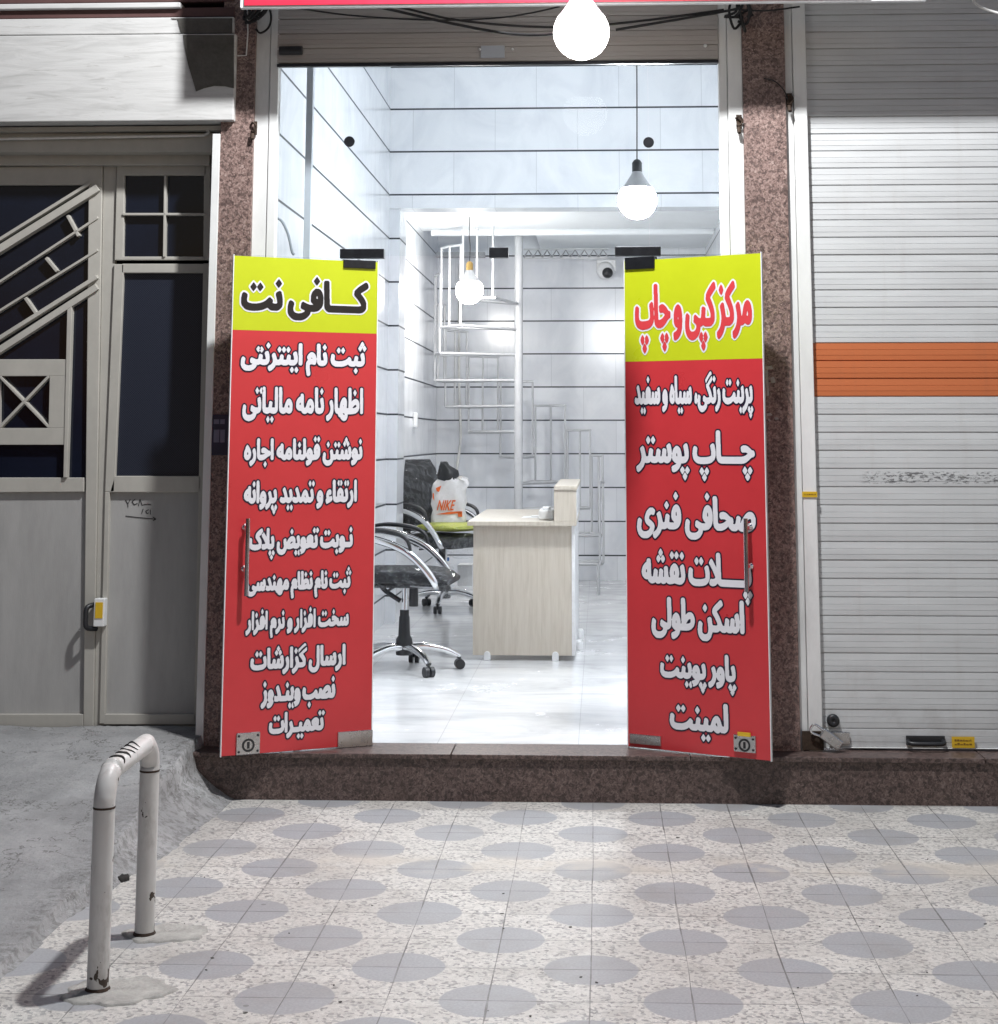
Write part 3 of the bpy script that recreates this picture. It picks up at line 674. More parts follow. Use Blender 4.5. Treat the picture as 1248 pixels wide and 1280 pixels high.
def contour_mesh(a, res, pad):
    f = a.astype(float)
    for _ in range(2):
        g = np.pad(f, 1); f = (g[:-2, 1:-1] + g[2:, 1:-1] + g[1:-1, :-2] + g[1:-1, 2:] + 2 * g[1:-1, 1:-1]) / 6
    f = np.pad(f, 1); ny, nx = f.shape; ins = f > 0.5
    segs = {}; 
    cells = np.argwhere((ins[:-1, :-1].astype(int) + ins[1:, :-1] + ins[:-1, 1:] + ins[1:, 1:]) % 4 != 0)
    def ept(j, i, j2, i2):
        p, q = f[j, i], f[j2, i2]; t = (0.5 - p) / (q - p); return (i + (i2 - i) * t, j + (j2 - j) * t)
    pts = {}; link = {}
    for j, i in cells:
        c = (ins[j, i], ins[j, i + 1], ins[j + 1, i + 1], ins[j + 1, i]); E = []
        for k, (e, ja, ia, jb, ib) in enumerate((((j, i, 0), j, i, j, i + 1), ((j, i + 1, 1), j, i + 1, j + 1, i + 1), ((j + 1, i, 0), j + 1, i, j + 1, i + 1), ((j, i, 1), j, i, j + 1, i))):
            if ins[ja, ia] != ins[jb, ib]:
                if e not in pts: pts[e] = ept(ja, ia, jb, ib)
                E.append(e)
        pairs = [(E[0], E[1])] if len(E) == 2 else [(E[0], E[3]), (E[1], E[2])] if c[0] else [(E[0], E[1]), (E[2], E[3])]
        for p, q in pairs: link.setdefault(p, []).append(q); link.setdefault(q, []).append(p)
    seen = set(); V = []; Ed = []
    for s in link:
        if s in seen: continue
        lp = [s]; seen.add(s); prev, cur = s, link[s][0]
        while cur not in seen:
            lp.append(cur); seen.add(cur); nb_ = [k for k in link[cur] if k != prev] or [s]; prev, cur = cur, nb_[0]
        P = [pts[k] for k in lp]
        if len(P) < 6: continue
        keep = [0]; 
        for k in range(1, len(P)):                       # drop points that lie almost on a straight run
            a0 = P[keep[-1]]; b0 = P[(k + 1) % len(P)]; L = math.hypot(b0[0] - a0[0], b0[1] - a0[1]) + 1e-9
            dev = max(abs((b0[0] - a0[0]) * (a0[1] - P[m_][1]) - (a0[0] - P[m_][0]) * (b0[1] - a0[1])) / L for m_ in range(keep[-1] + 1, k + 1))
            if dev > 0.22 or k - keep[-1] > 25: keep.append(k)
        if len(keep) < 3: continue
        n0 = len(V); V += [Vector(P[k]) for k in keep]; Ed += [(n0 + k, n0 + (k + 1) % len(keep)) for k in range(len(keep))]
    ov, oe, of, *_ = delaunay_2d_cdt(V, Ed, [], 0, 1e-6)
    F_ = []
    for t in of:
        cx = sum(ov[k][0] for k in t) / 3; cy = sum(ov[k][1] for k in t) / 3
        j, i = int(cy), int(cx); fx, fy = cx - i, cy - j
        if j + 1 < ny and i + 1 < nx:
            val = f[j, i] * (1 - fx) * (1 - fy) + f[j, i + 1] * fx * (1 - fy) + f[j + 1, i] * (1 - fx) * fy + f[j + 1, i + 1] * fx * fy
            if val > 0.5: F_.append(tuple(t))
    return [((v[0] - 1 + 0.5 - pad) * res, (v[1] - 1 + 0.5 - pad) * res) for v in ov], F_
def comps(a):
    """8-connected pieces of a raster, by run-length union"""
    par = []; rows = []
    def find(i):
        while par[i] != i: par[i] = par[par[i]]; i = par[i]
        return i
    for j in range(a.shape[0]):
        d = np.flatnonzero(np.diff(np.concatenate(([0], a[j].astype(np.int8), [0])))); runs = []
        for p, q in zip(d[::2], d[1::2]):
            i = len(par); par.append(i); runs.append((p, q, i))
            if rows:
                for (pp_, qq_, k) in rows[-1]:
                    if pp_ <= q and qq_ >= p: par[find(k)] = find(i)
        rows.append(runs)
    out = {}
    for j, runs in enumerate(rows):
        for p, q, i in runs:
            k = find(i)
            if k not in out: out[k] = np.zeros_like(a)
            out[k][j, p:q] = True
    return list(out.values())
def line_mesh(text, w, h, rx, ry, out, res=0.0012, latin=False):
    """the fill and the outline of one line of lettering, fitted into w x h (metres)"""
    L0 = glyph_loops(text if latin else shape(text)); L = L0 if latin else diamonds(L0); LD = list(L)
    if not latin:                                          # lift the dots clear of the strokes they belong to
        for k, (p, q) in enumerate(zip(L0, L)):
            if p is not q:
                cx, cy = sum(v[0] for v in q) / 4, sum(v[1] for v in q) / 4; dy = 0.085 if cy > 0.22 else -0.085
                grp = [(sum(v[0] for v in b) / 4, sum(v[1] for v in b) / 4) for a_, b in zip(L0, LD) if a_ is not b]
                grp = [g for g in grp if abs(g[0] - cx) < 0.26 and abs(g[1] - cy) < 0.26 and (g[1] > 0.22) == (cy > 0.22)]
                gx, gy = sum(g[0] for g in grp) / len(grp), sum(g[1] for g in grp) / len(grp)
                ox, oy = (cx - gx) * 0.62, (cy - gy) * 0.35 + dy; L[k] = [(x + ox, y + oy) for x, y in q]
    a = np.array([p for l in L for p in l]); lo, hi = a.min(0), a.max(0)
    mx, my = rx + out, ry + out
    sx, sy = (w - 2 * mx) / (hi[0] - lo[0]), (h - 2 * my) / (hi[1] - lo[1])
    L = [[((x - lo[0]) * sx + mx, (y - lo[1]) * sy + my) for x, y in l] for l in L]
    pad = 6; A = raster(L, res, w, h, pad)
    cs = []
    for c in comps(A):
        j_, i_ = np.nonzero(c); small = not latin and (i_.max() - i_.min()) * res < 0.15 * sx and (j_.max() - j_.min()) * res < 0.15 * sy
        cs.append(dilate(c, rx / res * 0.95, ry / res * 1.1, True) if small else dilate(c, rx / res, ry / res))
    fill = np.any(cs, 0)
    if len(cs) > 1 and not latin:                          # keep a gap between neighbouring letters and dots
        g = 0.0012 / res; fat = np.sum([dilate(c, g, g) for c in cs], 0); fill &= fat < 2
    o_ = dilate(fill, out / res, out / res) if out else None
    return contour_mesh(fill, res, pad), (contour_mesh(o_, res, pad) if out else None)

# ------------------------------------------------------------------ the two open glass doors with their printed signs
def glass_door(side, hinge, free, top, bot, split, title, lines, label):
    """side -1: left door (hinge on its right as seen), +1: right door"""
    d = (free - hinge); w = math.hypot(d.x, d.y); ang = math.atan2(d.y, d.x)
    t = thing('glass_door', label, 'door', (hinge.x, hinge.y, FZ), ang, 'open glass doors with printed signs', local=True)
    ux = Vector((math.cos(ang), math.sin(ang), 0)); nf = Vector((ux.y, -ux.x, 0))
    if nf.y > 0: nf = -nf
    s = -1 if (Vector((-ux.y, ux.x, 0)) - nf).length > 1 else 1         # local y sign of the face turned to the street
    org = Vector((hinge.x, hinge.y, FZ))
    def loc(px, py, off=0.008):
        p = PP(px, py, org + nf * off, nf) - org; return p.dot(ux), p.z
    z0 = 0.002; z1 = top
    def lb(x0, ya, zz0, x1_, yb, zz1): return bx(x0, ya * s, zz0, x1_, yb * s, zz1)
    lb(0, -0.005, z0, w, 0.005, z1).build('glass_pane', MAT['glass'], t)
    zs_ = loc(*split)[1]
    sh = lb(0.004, 0.0055, z0 + 0.004, w - 0.004, 0.0075, zs_).build('sign_sheet', MAT['red'], t); sh['label'] = 'red lower part of the printed sign'
    sh2 = lb(0.004, 0.0055, zs_, w - 0.004, 0.0077, z1 - 0.006).build('sign_sheet', MAT['yellow'], t); sh2['label'] = 'yellow title part of the printed sign'
    lb(0.0, -0.0055, z0, 0.0038, 0.0082, z1).build('edge_trim', MAT['white_plastic'], t); lb(w - 0.0038, -0.0055, z0, w, 0.0082, z1).build('edge_trim', MAT['white_plastic'], t)
    def put(mesh, u0, v0, off, name, mat, parent):
        V, F_ = mesh; m = MB()
        m.add([((u0 - u if side < 0 else u0 + u), off * s, v0 + v) for u, v in V], F_); return m.build(name, mat, parent)
    for k, (txt, x0, y0, x1_, y1) in enumerate([title] + lines):
        ua, _ = loc(x0, (y0 + y1) / 2); ub, _ = loc(x1_, (y0 + y1) / 2); _, va = loc((x0 + x1_) / 2, y1); _, vb = loc((x0 + x1_) / 2, y0)
        ww, hh = abs(ub - ua), vb - va
        n_ = len(txt.replace(' ', '').replace('ـ', '')); 
        em = ww / max(4, n_)                                           # room per letter
        rx = min(0.0060, em * 0.130); ry = min(0.0074, hh * 0.050)
        if k == 0: rx, ry = (0.0080, 0.0090) if side < 0 else (0.0066, 0.0085)
        fill, outl = line_mesh(txt, ww, hh, rx, ry, 0.0064 if k else 0.0076)
        fm, om = ('letter', 'ink') if k else (('black_print', 'letter') if side < 0 else ('red_print', 'letter'))
        host = sh2 if k == 0 else sh
        put(outl, ua, va, 0.0088, 'letter_outline', MAT[om], host)
        put(fill, ua, va, 0.0100, 'lettering', MAT[fm], host)
    return t, loc, lb, w, s
def door_y(px, py0, py1, ratio): pass
hL = Vector((hl, 0.04, FZ)); hRr = Vector((hr, 0.04, FZ))
def free_at(px, py, Y): p = PY(px, py, Y); return Vector((p.x, p.y, FZ))
fL = free_at(283, 640, -0.25); fR = free_at(959.5, 640, -0.25)
topL = ZP(333, 469, 0.04) - FZ; topR = ZP(333, 783, 0.04) - FZ
dl, locL, lbL, wL, sL = glass_door(-1, hL, fL, 2.056, 0, (380, 414.5),
    ('کـــافی نت', 299, 343, 463, 403),
    [('ثبت نام اینترنتی', 299, 423, 460, 472), ('اظهار نامه مالیاتی', 301, 482, 456, 531), ('نوشتن قولنامه اجاره', 303, 543, 455, 586), ('ارتقاء و تمدید پروانه', 303, 598, 448, 645),
     ('نـوبت تعویض پلاک', 309, 657, 443, 701), ('ثبت نام نظام مهندسی', 306, 708, 441, 750), ('سخت افزار و نرم افزار', 305, 757, 438, 798), ('ارسال گزارشات', 311, 802, 434, 844), ('نصب وینـدوز', 324, 845, 421, 888), ('تعمیـرات', 334, 887, 408, 926)],
    'open left glass door with yellow title and ten white Persian lines on red')
dr, locR, lbR, wR, sR = glass_door(1, hRr, fR, 2.056, 0, (868, 450),
    ('مرکز کپی و چاپ', 792, 350, 943, 443),
    [('پرینت رنگی، سیاه و سفید', 792, 462, 944, 526), ('چـــاپ پوستر', 794, 536, 946, 604), ('صحافی فنری', 795, 613, 947, 677), ('پــــلات نقشه', 801, 685, 943, 756), ('اسکن طولی', 813, 746, 933, 803), ('پاور پوینت', 824, 814, 923, 869), ('لمینت', 836, 875, 913, 929)],
    'open right glass door with red title on yellow and seven white Persian lines')
def door_fit(t, loc, lb, w, s, rod, standoffs, topf, botf, lock, yel):
    (xa, ya), (xb, yb) = rod; p = loc(xa, ya, .055); q = loc(xb, yb, .055); u = (p[0] + q[0]) / 2
    h = MB().tube([(u, .055 * s, p[1]), (u, .055 * s, q[1])], .0095, 14).build('pull_handle', MAT['chrome'], t)
    for k in (0.12, 0.66):
        z = p[1] + (q[1] - p[1]) * k; MB().lathe([(.014, .008 * s), (.014, .014 * s), (.007, .016 * s), (.007, .05 * s)], (u, 0, z), 12, 'Y').build('standoff', MAT['chrome'], h)
    for (a, b, c, d), mt in ((topf, 'dark_metal'), (botf, 'steel')):
        p0, p1 = loc(a, b, .016), loc(c, d, .016)
        lb(p0[0], -.016, p1[1], p1[0], .016, p0[1]).build('patch_fitting', MAT[mt], t, bevel=.002)
    a, b, c, d = lock; p0, p1 = loc(a, b, .016), loc(c, d, .016); u0, u1 = sorted((p0[0], p1[0]))
    lk = lb(u0, -.016, p1[1], u1, .016, p0[1]).build('corner_lock', MAT['steel'], t, bevel=.002)
    cu, cz = (u0 + u1) / 2, p1[1] + (p0[1] - p1[1]) * .42; r = (u1 - u0) * .27
    m = MB()
    for q_ in range(20):                                          # dark ring round the key slot
        a0, a1 = 2 * math.pi * q_ / 20, 2 * math.pi * (q_ + 1) / 20
        m.add([(cu + r * f * math.cos(an), .0175 * s, cz + r * f * math.sin(an)) for f, an in ((1, a0), (1, a1), (.68, a1), (.68, a0))], [(0, 1, 2, 3)])
    m.box(cu - r * .2, .0165 * s, cz - r * .5, cu + r * .2, .018 * s, cz + r * .5)
    m.build('keyhole', MAT['black'], lk)
    m = MB()
    for du, dz in ((u0 + .01, p1[1] + .012), (u1 - .01, p1[1] + .012), (u0 + .01, p0[1] - .012), (u1 - .01, p0[1] - .012)):
        m.lathe([(.005, .016 * s), (.005, .019 * s), (0, .0195 * s)], (du, 0, dz), 10, 'Y')
    m.build('screw', MAT['dark_metal'], lk)
    if yel: lb(u0 + .02, .016, p0[1] - .004, u1 - .02, .020, p0[1] + .012).build('sticker', MAT['sticker'], t)
door_fit(dl, locL, lbL, wL, sL, ((310, 648), (308, 745)), 0, (430, 324, 470, 336), (423, 915.5, 466, 932), (296, 917, 325, 942), False)
door_fit(dr, locR, lbR, wR, sR, ((930, 648), (936, 740)), 0, (781, 322, 818, 335), (787, 917, 826, 933), (917, 918, 945, 942), True)

# ------------------------------------------------------------------ left neighbour: fascia, iron gate
FY = -0.06
fa = thing('concrete_fascia', 'whitewashed concrete fascia above the iron gate with mouldings', 'fascia', (-2.5, FY, 2.9))
fx1 = XP(293, 100, FY); fx0 = -4.2
def band(y0, y1, Yf, name, mat, px=150, xr=None):
    return bx(fx0, Yf, ZP(y1, 0, 0) if False else PY(px, y1, Yf).z, xr or fx1, 0.098, PY(px, y0, Yf).z).build(name, MAT[mat], fa, bevel=.004)
band(43, 151, FY, 'board', 'board'); band(22, 42, FY + .012, 'moulding', 'board', xr=XP(291, 40, FY)); band(10, 21.6, FY + .03, 'moulding', 'maroon', xr=XP(291, 40, FY)); band(3, 9.6, FY + .004, 'moulding', 'board', xr=XP(225, 5, FY)); band(-60, 2.6, FY + .03, 'moulding', 'maroon', xr=XP(291, 0, FY))
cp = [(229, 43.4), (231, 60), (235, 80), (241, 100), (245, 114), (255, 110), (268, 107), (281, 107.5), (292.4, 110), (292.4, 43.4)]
MB().pprism(cp, FY - .003, FY + .002).build('painted_shadow', MAT['cement'], fa)  # signboard's shadow on the board, painted as a thin dark plate
MB().pprism([(216, 24), (222, 24), (226, 41), (290.5, 41), (290.5, 22.5), (214, 22.5)], FY + .009, FY + .013).build('painted_shadow', MAT['cement'], fa)  # the same painted shadow carried up over the moulding
GYY = 0.17
gt = thing('iron_gate', 'beige iron gate with dark glass, diagonal bars and grey lower sheets', 'gate', (-2.2, GYY, .2))
gb = ZP(905, 150, GYY)
def G(mb, pts, yf=GYY, yb=GYY + .04): return mb.pprism(pts, yf, yb)
def rect(x0, y0, x1, y1): return [(x0, y0), (x1, y0), (x1, y1), (x0, y1)]
# frame round the gate
m = MB(); gl_ = -250
G(m, [(gl_, 166), (268, 166), (268, 190), (gl_, 190)], GYY - .10, GYY + .05)
G(m, [(gl_, 190.5), (262, 190.5), (262, 206), (gl_, 206)], GYY - .03, GYY + .05)
fxa, fxb = XP(258, 440, GYY - .05), XP(270, 440, GYY - .05)
m.box(XP(258, 440, GYY - .06), GYY - .06, FZ, XP(271, 440, GYY - .06), GYY + .05, ZP(166, 200, GYY - .05))
m.build('frame', MAT['beige'], gt, bevel=.003)
bx(XP(262, 300, -.03), -.03, FZ, XP(271.5, 300, -.03), .10, ZP(167, 265, -.03)).build('edge_strip', MAT['white_metal'], gt, bevel=.002)
bx(fx0, GYY - .14, ZP(166, 150, GYY - .1) + .003, pil_l0 - .002, GYY + .05, PY(150, 152, FY).z - .003).build('lintel', MAT['beige'], gt)
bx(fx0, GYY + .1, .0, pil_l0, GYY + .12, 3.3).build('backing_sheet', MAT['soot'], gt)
# left leaf
lf = MB()
G(lf, [(111, 206), (128, 206), (116.5, 912), (104, 912)]); 
G(lf, [(gl_, 211), (113, 207), (113, 231), (gl_, 231)]); G(lf, [(gl_, 597), (105, 597), (105, 615), (gl_, 617)]); G(lf, [(gl_, 893), (104, 893), (104, 912), (gl_, 912)])
lf = lf.build('leaf', MAT['beige'], gt, bevel=.003)
def leafbar(pts, parent, name='grille_bar', yf=GYY - .008, yb=GYY + .03, mat='beige'): return MB().pprism(pts, yf, yb).build(name, MAT[mat], parent, bevel=.002)
def thick(a, b, w):
    a, b = Vector(a), Vector(b); n = Vector((-(b - a).y, (b - a).x)).normalized() * w / 2
    return [tuple(a + n), tuple(b + n), tuple(b - n), tuple(a - n)]
leafbar(thick((-120, 385), (122, 234), 9), lf, yf=GYY - .02); leafbar(thick((-120, 373), (113, 228), 4), lf)
leafbar(thick((-120, 430), (122, 271.5), 3), lf); leafbar(thick((-120, 462), (122, 312), 3), lf)
for a, b in (((84, 269), (98, 295)), ((57, 322), (71, 339)), ((31, 372), (45, 392))): leafbar(thick(a, b, 4), lf)
leafbar(thick((-120, 497), (121, 345.5), 5), lf, yf=GYY - .02); leafbar(thick((-120, 514), (121, 358), 8), lf, yf=GYY - .014)
leafbar([(84, 381), (90, 378), (83.5, 597), (79, 597)], lf, yf=GYY - .012)
leafbar([(-80, 449), (85, 449), (84, 470), (-80, 470)], lf, name='rail'); leafbar([(-80, 535), (83, 535), (83, 556), (-80, 556)], lf, name='rail')
leafbar([(62, 470), (84.5, 470), (83, 535), (60.5, 535)], lf, name='rail'); leafbar([(-80, 470), (-1, 470), (-1, 535), (-80, 535)], lf, name='rail')
leafbar(thick((-1, 470), (61, 534), 3.5), lf); leafbar(thick((61, 470), (-1, 534), 3.5), lf)
MB().pprism([(gl_, 225), (115, 225), (108, 602), (gl_, 602)], GYY + .022, GYY + .028).build('pane', MAT['dark_glass'], lf)
MB().pprism([(gl_, 610), (107, 610), (105, 900), (gl_, 900)], GYY + .020, GYY + .030).build('lower_panel', MAT['panel'], lf)
# middle post and right leaf
m = MB(); G(m, [(129.5, 206), (146, 206), (131, 915), (117.5, 915)], GYY + .012, GYY + .045); m.build('post', MAT['beige'], gt, bevel=.002)
rf_ = MB()
G(rf_, [(146, 206), (156, 206), (154, 325), (143, 325)]); G(rf_, [(142.5, 330), (155, 330), (143, 615), (131, 615)]); G(rf_, [(131, 615), (137, 615), (131, 905), (124, 905)])
G(rf_, [(154, 206), (258, 206), (258, 219), (154, 219)]); G(rf_, [(153, 320.5), (257, 320.5), (257, 325), (153, 325)]); G(rf_, [(152, 329.5), (257, 329.5), (257, 341), (152, 341)])
G(rf_, [(143, 595), (251, 595), (250.5, 615.5), (137, 615.5)]); G(rf_, [(131, 893), (245, 893), (244, 906), (129, 906)])
G(rf_, [(255, 206), (263, 206), (263, 325), (254, 325)]); G(rf_, [(254, 329), (262, 329), (251, 906), (242, 906)])
G(rf_, [(124, 907), (250, 907), (250, 918), (124, 918)], GYY + .01, GYY + .04)
rf_ = rf_.build('leaf', MAT['beige'], gt, bevel=.003)
leafbar(thick((206.5, 219), (205, 321), 3), rf_); leafbar(thick((153, 267.5), (257, 267.5), 3), rf_)
MB().pprism([(150, 212), (259, 212), (259, 326), (150, 326)], GYY + .022, GYY + .028).build('pane', MAT['dark_glass'], rf_)
MB().pprism([(150, 335), (257, 335), (250, 600), (140, 600)], GYY + .022, GYY + .028).build('pane', MAT['mesh_glass'], rf_)
lp = MB().pprism([(134, 610), (252, 610), (246, 900), (128, 900)], GYY + .020, GYY + .030).build('lower_panel', MAT['panel'], rf_)
# pen scribble: figures and an arrow
m = MB(); yk = GYY + .0185
def stroke(pts, w=.003):
    q = [PY(x, y, yk) for x, y in pts]
    for a, b in zip(q[:-1], q[1:]): m.bar(a, b, w, .0012)
stroke([(157, 625), (160, 630), (163, 624)]); stroke([(160, 630), (160, 634)]); stroke([(169, 624), (165, 627), (168, 631), (172, 629)]); stroke([(173, 633), (175, 624), (178, 632)]); stroke([(179, 631), (184, 630), (189, 631)])
stroke([(177, 642), (179, 636)]); stroke([(186, 637), (182, 639), (184, 642), (186, 641)]); stroke([(188, 637), (188, 643)]); stroke([(157, 645), (175, 647), (195, 649)]); stroke([(191, 646), (195, 649), (191, 651)])
m.build('scribble', MAT['pen'], lp)
# lock box
a, b = PY(119, 748, GYY - .03), PY(131, 783, GYY - .03)
lk = bx(a.x, GYY - .045, b.z, b.x, GYY + .0, a.z).build('lock_box', MAT['white_metal'], gt, bevel=.003)
a, b = PY(119.5, 753, GYY - .047), PY(128, 773, GYY - .047); bx(a.x, GYY - .048, b.z, b.x, GYY - .0445, a.z).build('sticker', MAT['sticker'], lk)
a, b = PY(108, 756, GYY - .04), PY(118, 787, GYY - .04); zc = (a.z + b.z) / 2
MB().tube([(b.x, GYY - .01, a.z), (a.x + .008, GYY - .05, a.z - .01), (a.x + .004, GYY - .055, zc), (a.x + .008, GYY - .05, b.z + .01), (b.x, GYY - .01, b.z)], .011, 10, 5).build('pull_handle', MAT['black'], lk)
# white pipe along the gate top
o = MB().tube([PY(-200, 174, GYY - .12), PY(0, 173.5, GYY - .12), PY(255, 169, GYY - .12), PY(262, 165, GYY - .12), PY(258, 162, GYY - .13)], .006, 8).build('conduit', MAT['white_cable'], org=PY(100, 172, GYY - .12))
tag(o, 'thin white conduit running along the top of the iron gate', 'conduit')
# house number plate on the pillar
a, b = PY(266, 518, -.025), PY(286, 569, -.025)
pt = bx(a.x, -.028, b.z, b.x, -.0205, a.z).build('number_plate', MAT['navy'], org=(a.x, -.024, b.z), bevel=.001); tag(pt, 'small navy plate on the granite pillar behind the left door', 'plate')
m = MB()
for y0, y1 in ((524, 530), (537, 553)):
    for x0, x1_ in ((267.5, 274), (275.5, 281)): q0, q1 = PY(x0, y0, -.0285), PY(x1_, y1, -.0285); m.box(q0.x, -.0295, q1.z, q1.x, -.0282, q0.z)
m.build('emblem', MAT['navy_line'], pt)
# closing wall beyond the gate
o = bx(-6, -.04, 0, -4.21, .3, 5.6).build('house_wall', MAT['wall'], org=(-5, 0, 0)); tag(o, 'plain rendered house wall beyond the iron gate', 'wall')
o = bx(sx1 + .095, -.02, 0.0, 6, .3, 5.6).build('house_wall', MAT['wall'], org=(4, 0, 0)); tag(o, 'plain rendered house wall beyond the closed roller shutter', 'wall')

# ------------------------------------------------------------------ signboard, cables
SGY = -.36
sg = thing('signboard', 'red signboard with white edge across the top of the shopfront', 'sign', (-.4, -.2, 3.3))
s0, s1 = XP(300, 5, SGY), XP(1159, 5, SGY); sz = ZP(5.5, 700, SGY)
for xx in (s0 + .2, 0, s1 - .2): bx(xx, SGY + .031, sz + .45, xx + .04, -.016, sz + .49).build('bracket', MAT['dark_metal'], sg)
bx(s0, SGY, sz, s1, SGY + .03, sz + .9).build('sign_box', MAT['white_plastic'], sg, bevel=.004)
bx(s0 + .02, SGY - .006, sz + .010, XP(1088, 3, SGY), SGY - .0005, sz + .88).build('sign_face', MAT['red_sign'], sg)
def cable(label, pts, r=.005, mat='rubber', name='cable', sub=6):
    q = [PY(*p) for p in pts]; o = MB().tube(q, r, 8, sub).build(name, MAT[mat], org=q[0]); return tag(o, label, 'cable', 'cables slung above the shop')
cable('thin black cable sagging left under the signboard', [(330, 8, -.12), (370, 10, -.1), (450, 20, -.08), (560, 25, -.08), (640, 20, -.09), (700, 8, -.12)], .004)
cable('thickest black cable running to the lit street bulb', [(430, 2, -.2), (480, 10, -.18), (560, 28, -.2), (640, 42, -.3), (700, 40, -.5), (722, 14, -.73)], .0065)
cable('black cable just above the thickest one left of the street bulb', [(440, 1, -.2), (500, 9, -.16), (580, 26, -.14), (700, 34, -.12), (800, 26, -.12), (905, 12, -.1)], .0055)
cable('black cable right of the street bulb reaching the right pillar', [(770, 37, -.12), (830, 27, -.12), (905, 14, -.1), (925, 10, -.1)], .006)
cable('faint thin cable along the top right shutter edge', [(925, 12, -.08), (960, 13, -.08), (1000, 8, -.06)], .004)
cable('pale cable hanging in the top right corner of the picture', [(1215, -6, -.08), (1222, 6, -.08), (1248, 16, -.07), (1290, 22, -.07)], .006, 'white_cable')
cable('loop of black cable on the left pillar beside the fascia', [(335, 4, -.06), (339, 20, -.05), (336, 34, -.04), (326, 41, -.03), (320, 36, -.03)], .005)
cable('bent white wire hook on the dark left pillar top', [(309, 8, -.03), (310, 40, -.03), (308, 69, -.03), (297, 69.5, -.03)], .003, 'white_cable', sub=0)
m = MB()
for _ in range(7):
    x = random.uniform(302, 332); m.tube([PY(x, -5, -.1), PY(x + random.uniform(-9, 9), 12, -.08), PY(x + random.uniform(-12, 12), 24, -.06), PY(x + random.uniform(-14, 14), random.uniform(4, 30), -.05)], .006, 7, 5)
o = m.build('cable_bundle', MAT['rubber'], org=PY(318, 10, -.08)); tag(o, 'tangle of black cables at the left end of the signboard', 'cables')
m = MB()
for _ in range(6):
    x = random.uniform(905, 935); m.tube([PY(x, -5, -.1), PY(x + random.uniform(-9, 9), 14, -.08), PY(x + random.uniform(-16, 12), random.uniform(20, 40), -.05), PY(x + random.uniform(-14, 14), random.uniform(6, 30), -.05)], .006, 7, 5)
o = m.build('cable_bundle', MAT['rubber'], org=PY(920, 10, -.08)); tag(o, 'tangle of black cables above the right pillar', 'cables')
cable('bent grey cable inside the glass above the left door', [(344, 272, .12), (352, 276, .12), (360, 292, .12), (365, 314, .12), (368, 318, .12)], .006, 'grey_cable')
cable('frayed black cable end by the right pillar hasp', [(955, 98, -.03), (968, 101, -.03), (980, 112, -.03), (985, 124, -.03)], .003)

# ------------------------------------------------------------------ lit bulbs
def bulb(name, label, c, r, emit, wire_top, neck='neck', socket='black'):
    t = thing(name, label, 'bulb', c, 0, 'lit hanging bulbs', local=True)
    prof = [(0.001, -r)] + [(r * math.sin(a), -r * math.cos(a)) for a in [math.pi * k / 12 for k in range(1, 9)]]
    MB().lathe(prof + [(r * .78, r * .62)], (0, 0, 0), 24).build('globe', emit, t)
    MB().lathe([(r * .80, r * .60), (r * .55, r * .95), (r * .30, r * 1.35), (r * .24, r * 1.5)], (0, 0, 0), 20).build('neck', MAT[neck], t)
    MB().lathe([(r * .26, r * 1.48), (r * .26, r * 1.95), (r * .16, r * 2.1), (r * .05, r * 2.15)], (0, 0, 0), 16).build('socket', MAT[socket], t)
    MB().tube([(0, 0, r * 2.1), (.004, 0, wire_top * .4 + r), (-.004, .004, wire_top * .75), (0, 0, wire_top)], .0035, 6, 5).build('wire', MAT['rubber'], t)
    return t
c = PY(727, 40, -.75); bulb('light_bulb', 'glaring white bulb hanging outside in front of the shutter and signboard', c, .112, EMIT_OUT, 1.0)
c = PY(797, 250, 1.95); bulb('light_bulb', 'lit bulb on a twisted cable in front of the mezzanine', c, .108, EMIT_IN, UPC - c.z)
c = PY(587, 363, 5.9); bulb('light_bulb', 'lit bulb with brass socket in front of the spiral staircase', c, .11, EMIT_BACK, MC - c.z, 'white_plastic', 'brass')

# ------------------------------------------------------------------ spiral staircase
SD = 6.95
pc = PY(648.5, 500, SD)
ss = thing('spiral_staircase', 'white metal spiral staircase of open tread frames in the back corner', 'staircase', (pc.x, SD, FZ))
MB().tube([(pc.x, SD, FZ), (pc.x, SD, 3.5)], .036, 16).build('pole', MAT['stair_metal'], ss)
MB().lathe([(.14, 0.001), (.14, .012), (.05, .014)], (pc.x, SD, FZ), 20).build('base_plate', MAT['stair_metal'], ss)
RS = .71; RISE = (ZP(600, 650, SD) - ZP(632.6, 650, SD)); zF = ZP(703, 740, SD); da = R(25)
NT_ = 11
for k in range(NT_):
    a0 = R(-18) + da * k; a1 = a0 + da * .98; z = zF + RISE * k
    def sp(a, r, zz): return (pc.x + r * math.cos(a), SD + r * math.sin(a), zz)
    m = MB(); w = .013
    for a in (a0, a1): m.tube([sp(a, .035, z), sp(a, RS, z)], w, 4, ref=(0, 0, 1))
    m.tube([sp(a0, RS, z), sp((a0 + a1) / 2, RS * 1.01, z), sp(a1, RS, z)], w, 4, ref=(0, 0, 1))
    tr = m.build('tread', MAT['stair_metal'], ss)
    zr = min(z + .67, MC - .03)
    if zr > z + .2:
        m = MB()
        for f in (0.03, .5, .97):
            a = a0 + (a1 - a0) * f; m.tube([sp(a, RS + .012, z - (.0 if f != .5 else 0)), sp(a, RS + .012, zr)], .0095, 6)
        if zr > z + .66: m.tube([sp(a0, RS + .012, z + .67), sp((a0 + a1) / 2, RS + .016, z + .67), sp(a1, RS + .012, z + .67)], .011, 6)
        m.build('balustrade', MAT['stair_metal'], ss)
a0 = R(-18)
